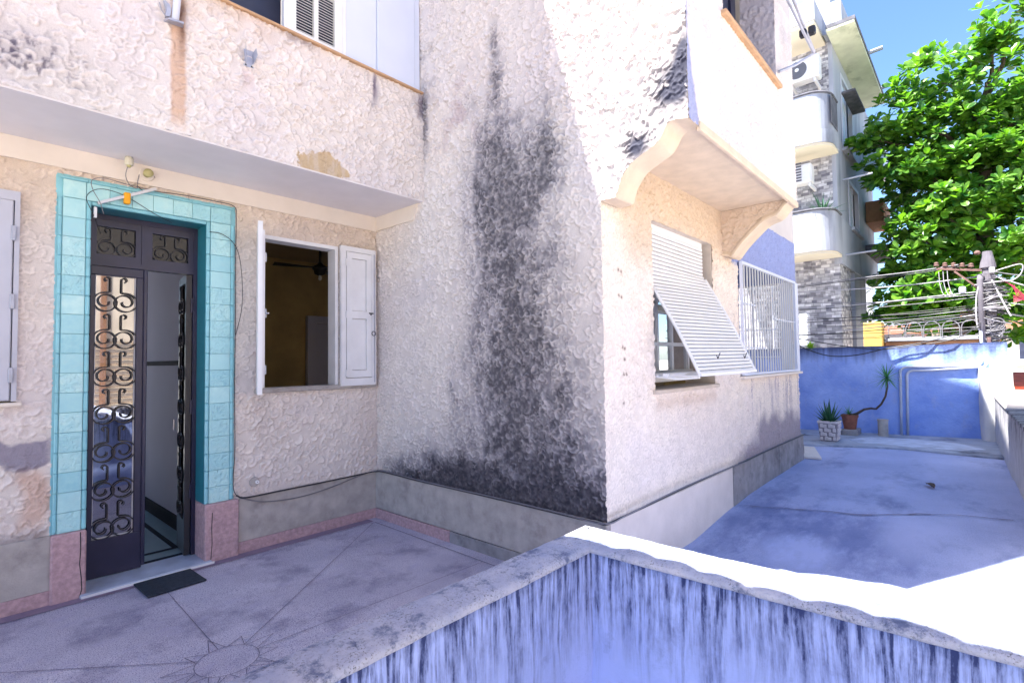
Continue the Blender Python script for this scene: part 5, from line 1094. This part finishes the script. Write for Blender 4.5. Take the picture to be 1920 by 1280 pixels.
# windows in the side wall
for (a, b, c, d, mt) in ((17.0, 18.75, 7.45, 9.62, M_lilac), (17.62, 19.3, 5.3, 6.75, M_lilac)):
    fw = MB().box((a, FY+.10, c), (b, FY+.16, d)).build('window', M_windark, ab)
    MB().box((a, FY-.02, c), (a+.10, FY+.09, d)).box((b-.10, FY-.02, c), (b, FY+.09, d)).box((a+.1, FY-.02, d-.12), (b-.1, FY+.09, d)).build('frame', mt, fw)
    MB().box((a-.08, FY-.14, c-.08), (b+.08, FY+.09, c)).build('sill', M_far, fw)
    MB().box(((a+b)/2-.03, FY+.02, c), ((a+b)/2+.03, FY+.08, d-.12)).build('mullion', mt, fw)
    MB().box((a+.1, FY+.05, c), ((a+b)/2-.03, FY+.07, d-.12)).build('pane', M_panel, fw)
MB().box((17.0, FY-.35, 9.0), (18.75, FY-.02, 9.06)).build('window_hood', M_blackstain, ab)
# rounded balconies on the front
def balcony(zb, zt, y1=5.2, rad=.55):
    b0 = 14.9; out = []
    for i in range(10): a = R(90*i/9); out.append((b0+rad-rad*math.cos(math.pi/2-a)*1.0 if False else b0+rad-rad*math.sin(a), FY-.06+rad-rad*math.cos(a)))
    # outer line: from the wall along y=FY-.06 to the curve, then along x=b0
    line = [(FX, FY-.06)] + [(b0+rad-rad*math.sin(R(10*i)), FY-.06+rad-rad*math.cos(R(10*i))) for i in range(10)] + [(b0, y1)]
    poly = line + [(FX, y1)]
    sl0 = MB().prism(poly, 'z', zb, zb+.06).build('balcony_slab', M_farshade, ab)
    inner = [(FX, FY+.06)] + [(b0+rad-(rad-.12)*math.sin(R(10*i)), FY-.06+rad-(rad-.12)*math.cos(R(10*i))) for i in range(10)] + [(b0+.12, y1)]
    m = MB(); n = len(line)
    for z0, z1, gr_ in ((zb+.06, zb+.40, .05), (zb+.40, zt, 0.)):
        L1 = [(x-gr_*.6, y-gr_*.4) if gr_ else (x, y) for x, y in line]
        vs_ = [(x, y, z) for z in (z0, z1) for x, y in L1] + [(x, y, z) for z in (z0, z1) for x, y in inner]
        fs = []
        for i in range(n-1): fs += [(i, i+1, n+i+1, n+i), (2*n+i+1, 2*n+i, 3*n+i, 3*n+i+1), (n+i, n+i+1, 3*n+i+1, 3*n+i), (i+1, i, 2*n+i, 2*n+i+1)]
        m.add(vs_, fs)
    bal = m.build('balcony_parapet', M_far, ab)
    MB().tube([(x, y, zt+.02) for x, y in line], .035, 6).build('rail', M_blackstain, bal)
    m = MB()
    for i in range(9): m.beam((FX-.1-.12*i*.6, FY-.064, zt-.28), (FX-.1-.12*i*.6, FY-.064, zt), .02, .02)
    return bal
b1 = balcony(4.22, 5.33); b2 = balcony(7.0, 8.35)
MB().prism([(15.15, FY-.072), (15.95, FY-.072), (15.95, FY-.068), (15.15, FY-.068)], 'z', 7.55, 8.3).build('dark_opening', M_blackstain, b2)
MB().box((14.7, FY+.15, 10.02), (FX+.3, 7.0, 10.10)).build('roof_soffit', M_farshade, ab)
MB().box((14.66, FY+.13, 10.10), (FX+.4, 7.0, 10.62)).build('roof_fascia', M_far, ab)
MB().box((15.6, FY-.05, 10.1), (17.2, FY+1.4, 12.4)).build('roof_room', M_far, ab)
MB().box((15.25, FY-.62, 9.98), (21.0, FY-.002, 10.04)).build('side_eave', M_mould, ab)
MB().box((15.24, FY-.64, 10.04), (21.01, FY-.001, 10.14)).build('eave_edge', M_blackstain, ab)
MB().box((15.6, FY-.30, 10.14), (21.0, FY-.06, 10.9)).build('side_upstand', M_far, ab)
for x in (17.6, 20.2): MB().tube([(x, FY-.6, 10.2), (x, FY-.95, 10.22)], .06, 8).build('spout', M_far, ab)
for x, z in ((16.3, 6.35), (16.5, 4.35), (22.0, 5.0)): MB().tube([(x, FY-.06, z), (x, FY-.75, z+.02)], .025, 6).build('spout', M_far, ab)
# rear balcony with awning and plants
MB().box((20.6, FY-.5, 6.0), (22.4, FY-.02, 6.7)).build('sun_blind', M_orange, ab)
MB().box((19.9, FY-.55, 4.9), (22.6, FY-.02, 5.15)).build('rear_balcony', M_blackstain, ab)
MB().box((20.6, FY-.5, 7.7), (22.4, FY-.02, 8.9)).build('window_cage', M_panel, ab)
# ground floor security grille
m = MB().box((15.55, 3.60, 1.2), (15.58, 4.4, 1.24)).build('gate_rail', M_steel, ab)
for i in range(9): MB().box((15.55, 3.62+i*.075, -1), (15.575, 3.64+i*.075, 3.9)).build('gate_bar', M_steel, ab)
MB().cbox((15.4, 3.35, 1.9), (15.7, 3.55, 2.75), .02).build('meter_box', M_panel, ab)
# dark split-system units on the balconies
for (y, z, lb, sc_) in ((3.25, 8.95, 'white air-conditioning unit with round fan under the roof of the apartment block', 1.0), (3.45, 6.2, 'white louvred air-conditioning unit under the middle balcony of the apartment block', .85)):
    o = empty('air_conditioner', (15.5, y, z), lb, 'air conditioner'); w_, h_ = .78*sc_, .60*sc_
    MB().cbox((15.30, y-w_*.5, z), (15.65, y+w_*.5, z+h_), .03).build('casing', M_acwhite, o)
    if sc_ == 1:
        MB().lathe((15.295, y+.12, z+h_*.5), [(.23, .006), (.23, -.01), (.21, -.016), (.05, -.02), (.0, -.02)], 22, 'x').build('fan_grille', M_acdark, o)
        MB().lathe((15.27, y+.12, z+h_*.5), [(.05, .0), (.0, -.006)], 12, 'x').build('hub', M_acwhite, o)
    else:
        for i in range(7): MB().box((15.285, y-.1, z+.06+i*.075), (15.299, y+w_*.5-.03, z+.10+i*.075)).build('louvre', M_acdark, o)
    for s_ in (-.3, .25): MB().box((15.35, y+s_, z-.10), (16.0, y+s_+.05, z-.01)).build('bracket', M_acwhite, o)
o = empty('balcony_fern', (15.35, 2.85, 5.3), 'feathery dark plant on the lower rounded balcony', 'plant')
for i in range(34): a = i*2.4; el = R(80-60*i/34); blade(MB(), (15.35, 2.9, 5.25), (math.cos(a)*math.cos(el), math.sin(a)*math.cos(el), math.sin(el)), rt.uniform(.4, .75), .03, .5, 4).build('frond', M_aloe, o)
o = empty('balcony_vine', (21.8, FY-.5, 5.1), 'dark creeper hanging on the rear balcony of the apartment block', 'plant'); m = MB()
for i in range(260): blade(m, (rt.uniform(20.4, 22.4), FY-.55+rt.uniform(-.2, .2), 5.0+rt.random()**1.5*1.6), (rt.uniform(-1, 1), -.6, rt.uniform(-.5, .8)), .16, .05, .3, 2)
q = m.build('leaves', M_aloe, o); q['kind'] = 'stuff'

# ================================================================== street side, background
gs = MB().add([(-900, -900, -3.2), (1500, -900, -3.2), (1500, 1500, -3.2), (-900, 1500, -3.2)], [(0, 1, 2, 3)]).build('ground', M_street); tag(gs, kind='structure')
o = MB().cbox((14.9, 1.68, -3), (15.25, 2.06, 2.40), .02).build('gate_pillar', M_yellow, None, loc=(15.08, 1.87, -3)); tag(o, 'yellow painted gate pillar beside the apartment block', 'pillar')
fw_ = empty('garden_wall', (15.2, .5, -3), 'orange rendered garden wall behind the blue wall', 'wall')
MB().cbox((15.1, -.35, -3), (15.35, 1.67, 1.93), .02).build('wall_face', M_orange, fw_)
MB().cbox((15.05, -.40, 1.932), (15.40, 1.66, 2.0), .015).build('coping', M_far, fw_)
wf = empty('iron_fence', (15.2, .5, 2.0), 'wrought-iron scroll railing on top of the garden wall', 'railing')
for i in range(6):
    y = 1.6-.33*i; MB().tube([(15.22, y+.0, 2.0), (15.22, y+.0, 2.2)] + [(15.22, y-.15+.15*math.cos(a), 2.2+.17*math.sin(a)) for a in np.linspace(0, math.pi, 9)] + [(15.22, y-.3, 2.0)], .010, 5).build('hoop', M_cablegrey, wf)
for z in (2.02, 2.2): MB().tube([(15.24, 1.65, z), (15.24, -.36, z)], .009, 5).build('rail', M_cablegrey, wf)
def hs(name, x0, x1, y0, y1, z0, z1, mat, label, roof=True):
    e = empty(name, ((x0+x1)/2, (y0+y1)/2, -3.2), label, 'house'); MB().box((x0, y0, z0), (x1, y1, z1)).build('wall', mat, e)
    if roof:
        ym = (y0+y1)/2; MB().add([(x0-.4, y0-.4, z1), (x0-.4, y1+.4, z1), (x0-.4, ym, z1+1.2), (x1+.4, y0-.4, z1), (x1+.4, y1+.4, z1), (x1+.4, ym, z1+1.2)], [(0, 1, 2), (3, 5, 4), (0, 2, 5, 3), (2, 1, 4, 5), (0, 3, 4, 1)]).build('roof', M_rooftile, e)
    for i in range(3):
        yy_ = y0+(y1-y0)*(i+.5)/3; wv = MB().box((x0-.03, yy_-.5, z1-1.9), (x0+.02, yy_+.5, z1-.6)).build('window', M_windark, e); MB().box((x0-.06, yy_-.55, z1-2.0), (x0+.02, yy_+.55, z1-1.9)).build('sill', M_far, wv)
    return e
M_greyhouse = simple('grey_house_render', (.20, .20, .23), .85, .12, 2, .2, 20)
hs('tiled_house', 30, 38, 2.2, 9, -3.2, 2.6, M_far, 'white house with clay tile roof glimpsed between the apartment block and the tree')
hs('tiled_house', 27, 34, -7, -1.6, -3.2, 1.0, M_greyhouse, 'low grey house with clay tile roof right of the utility pole')
hs('tiled_house', 45, 55, -4, 6, -3.2, 3.2, M_across, 'beige house far behind the tree')
aw2 = empty('street_awning', (19, -2, -3.2), 'orange-red awning in the street right of the utility pole', 'awning')
MB().prism([(18.0, .72), (20.0, 1.05), (20.0, 1.11), (18.0, .80)], 'y', -3.6, -.62).build('canvas', M_awning, aw2)
for y in (-3.4, -.9): MB().tube([(18.05, y, -3.2), (18.05, y, .64)], .04, 8).build('post', M_cablewhite, aw2)
MB().box((18.6, -3.5, -3.2), (19.9, -.8, .3)).build('stall_back', M_panel, aw2)
# building across the street behind the camera (seen mirrored in the door glass)
ac = empty('opposite_building', (3, -10, -3.2), 'sunlit beige building across the street mirrored in the door glass', 'building')
MB().box((-14, -10.4, -3.2), (22, -10, 6.5)).build('wall', M_across, ac)
for i in range(12): MB().box((1.5, -9.985, .45+i*.17), (6.5, -9.965, .475+i*.17)).build('batten', M_acrosswood, ac)
MB().box((3.35, -9.95, .2), (3.5, -9.9, 5)).build('post', M_orange, ac)
for x in (-9, -4, 8, 13, 18): q = MB().box((x, -9.99, 2), (x+1.6, -9.94, 4.2)).build('window', M_windark, ac); MB().box((x-.1, -9.99, 1.85), (x+1.7, -9.85, 2.0)).build('sill', M_far, q)

# ================================================================== almond tree
tree = empty('almond_tree', (19.0, .1, -3.2), 'large bright green almond tree filling the sky on the right', 'tree')
LO = [(17.5,.60,8.83,1.05),(17.4,1.37,7.87,.92),(17.2,1.98,7.55,.58),(17.5,1.30,6.55,.95),(18.0,.28,7.31,1.45),(18.0,-.65,8.09,1.45),(17.4,-.85,9.77,.75),(17.6,-.28,6.05,1.4),(17.2,1.76,6.75,.55),(17.5,.46,5.12,1.05),(17.3,1.15,4.70,.75),(17.6,-.52,4.53,1.15),(17.4,1.45,3.40,.72),(17.8,.74,3.35,1.0),(17.6,-.09,3.26,.8),(17.6,1.95,2.65,.42),(17.6,-.75,2.94,.65),(17.8,.95,2.6,.6),(18.2,-1.5,6.2,1.6),(17.4,-.50,9.43,.40),(18.5,-2.2,8.2,1.5),(18.4,-2.2,4.6,1.4),(19.6,-.2,6.6,1.8),(19.6,.2,4.2,1.5),(18.6,.2,5.8,1.6),(20.5,.9,4.4,1.6),(20.5,-.6,3.2,1.6),(20.5,.6,7.0,1.6),(19.8,1.2,2.9,1.0),(20.3,-1.4,5.4,1.6),(19.0,.4,2.3,.7),(19.0,-.4,2.2,.6)]
MB().tube([(19.0, .1, -3.2), (18.95, .05, 0), (18.9, -.1, 2.4), (18.8, -.2, 4.5), (18.7, -.3, 7), (18.5, -.4, 8.8)], [.36, .28, .24, .19, .12, .05], 12).build('trunk', M_bark, tree, smooth=True)
for i, (x, y, z, r_) in enumerate(LO):
    s0 = Vector((18.9, -.15, max(1.8, min(8.0, z-1.0)))); e = Vector((x, y, z)); mid = (s0+e)/2+Vector((rt.uniform(-.2, .2), rt.uniform(-.2, .2), .15))
    MB().tube([s0, mid, e], [.07, .05, .02], 6).build('branch', M_bark, tree)
LS = [(0, -.010, 0), (.06, -.026, .004), (.16, -.068, .014), (.25, -.092, .008), (.32, -.062, -.014), (.345, 0, -.026), (.32, .062, -.014), (.25, .092, .008), (.16, .068, .014), (.06, .026, .004), (0, .010, 0), (.16, 0, -.008), (.28, 0, -.018)]
LFc = [(0, 1, 11, 9, 10), (1, 2, 11), (9, 11, 8), (2, 3, 12, 11), (8, 11, 12, 7), (3, 4, 5, 12), (7, 12, 5, 6)]
lv = np.array(LS)
def rosette(c, up, n, sc, acc):
    up = up.normalized(); a = up.orthogonal().normalized(); b = up.cross(a); ph = rt.uniform(0, 6.28)
    for k in range(n):
        an = ph+k*2.39996; el = R(rt.uniform(-5, 55) if k > 2 else rt.uniform(45, 80)); d = (a*math.cos(an)+b*math.sin(an))*math.cos(el)+up*math.sin(el)
        d = (d+Vector((0, 0, -.15))).normalized(); side = d.cross(up)
        if side.length < 1e-3: side = d.orthogonal()
        side.normalize(); nn = side.cross(d).normalized(); ro = rt.uniform(-.5, .5); side, nn = side*math.cos(ro)+nn*math.sin(ro), nn*math.cos(ro)-side*math.sin(ro)
        s_ = sc*rt.uniform(.7, 1.12); acc.append(Matrix(((d.x*s_, side.x*s_, nn.x*s_, c.x+d.x*.02), (d.y*s_, side.y*s_, nn.y*s_, c.y+d.y*.02), (d.z*s_, side.z*s_, nn.z*s_, c.z+d.z*.02), (0, 0, 0, 1))))
acc = []
for (x, y, z, r_) in LO:
    nr = int(62*r_*r_)+10
    for i in range(nr):
        v = Vector((rt.gauss(0, 1), rt.gauss(0, 1), rt.gauss(0, 1))).normalized(); rad = r_*(rt.uniform(.55, 1.0)**.5); c = Vector((x, y, z))+Vector((v.x*rad, v.y*rad, v.z*rad*.72))
        # tiers: pull clusters toward flat layers
        c.z += .16*math.sin(c.z*5.2+y)
        if c.z < 1.75: continue
        rosette(c, v*.55+Vector((-.25, 0, .9)), rt.randint(7, 13), rt.uniform(.50, .95), acc)
rt.shuffle(acc)
acc.sort(key=lambda M_: (M_.translation.x - 16.0) + 1.2*rt.random())
me0 = bpy.data.meshes.new('leaf'); me0.from_pydata(LS, [], LFc); me0.materials.append(M_leaf)
tb = base_of(tree)
vis = 0; rest = []
for M_ in acc:
    d = M_.translation-Vector((0, 0, 1.6)); zc = d.dot(cf); px_ = 960+974*d.dot(cr)/zc; py_ = 640-974*d.dot(cu)/zc
    if vis < 300 and 1600 < px_ < 1915 and 5 < py_ < 640:
        o = link(bpy.data.objects.new('leaf', me0)); o.parent = tree; o.matrix_local = Matrix.Translation(-tb) @ M_; vis += 1
    else: rest.append(M_)
A = np.array([[list(r) for r in M_] for M_ in rest]); V = np.einsum('nij,kj->nki', A[:, :3, :3], lv)+A[:, None, :3, 3]-np.array(tb)
n = len(rest); nvt = len(LS); me = bpy.data.meshes.new('crown')
me.from_pydata(V.reshape(-1, 3).tolist(), [], [tuple(i+nvt*k for i in f) for k in range(n) for f in LFc]); me.materials.append(M_leaf)
o = link(bpy.data.objects.new('crown', me)); o.parent = tree; o['kind'] = 'stuff'
for ob in bpy.data.objects:
    if '_loc' in ob: del ob['_loc']
print('leaves', n, 'tris', sum(len(p.vertices)-2 for me in bpy.data.meshes for p in me.polygons) if False else '')
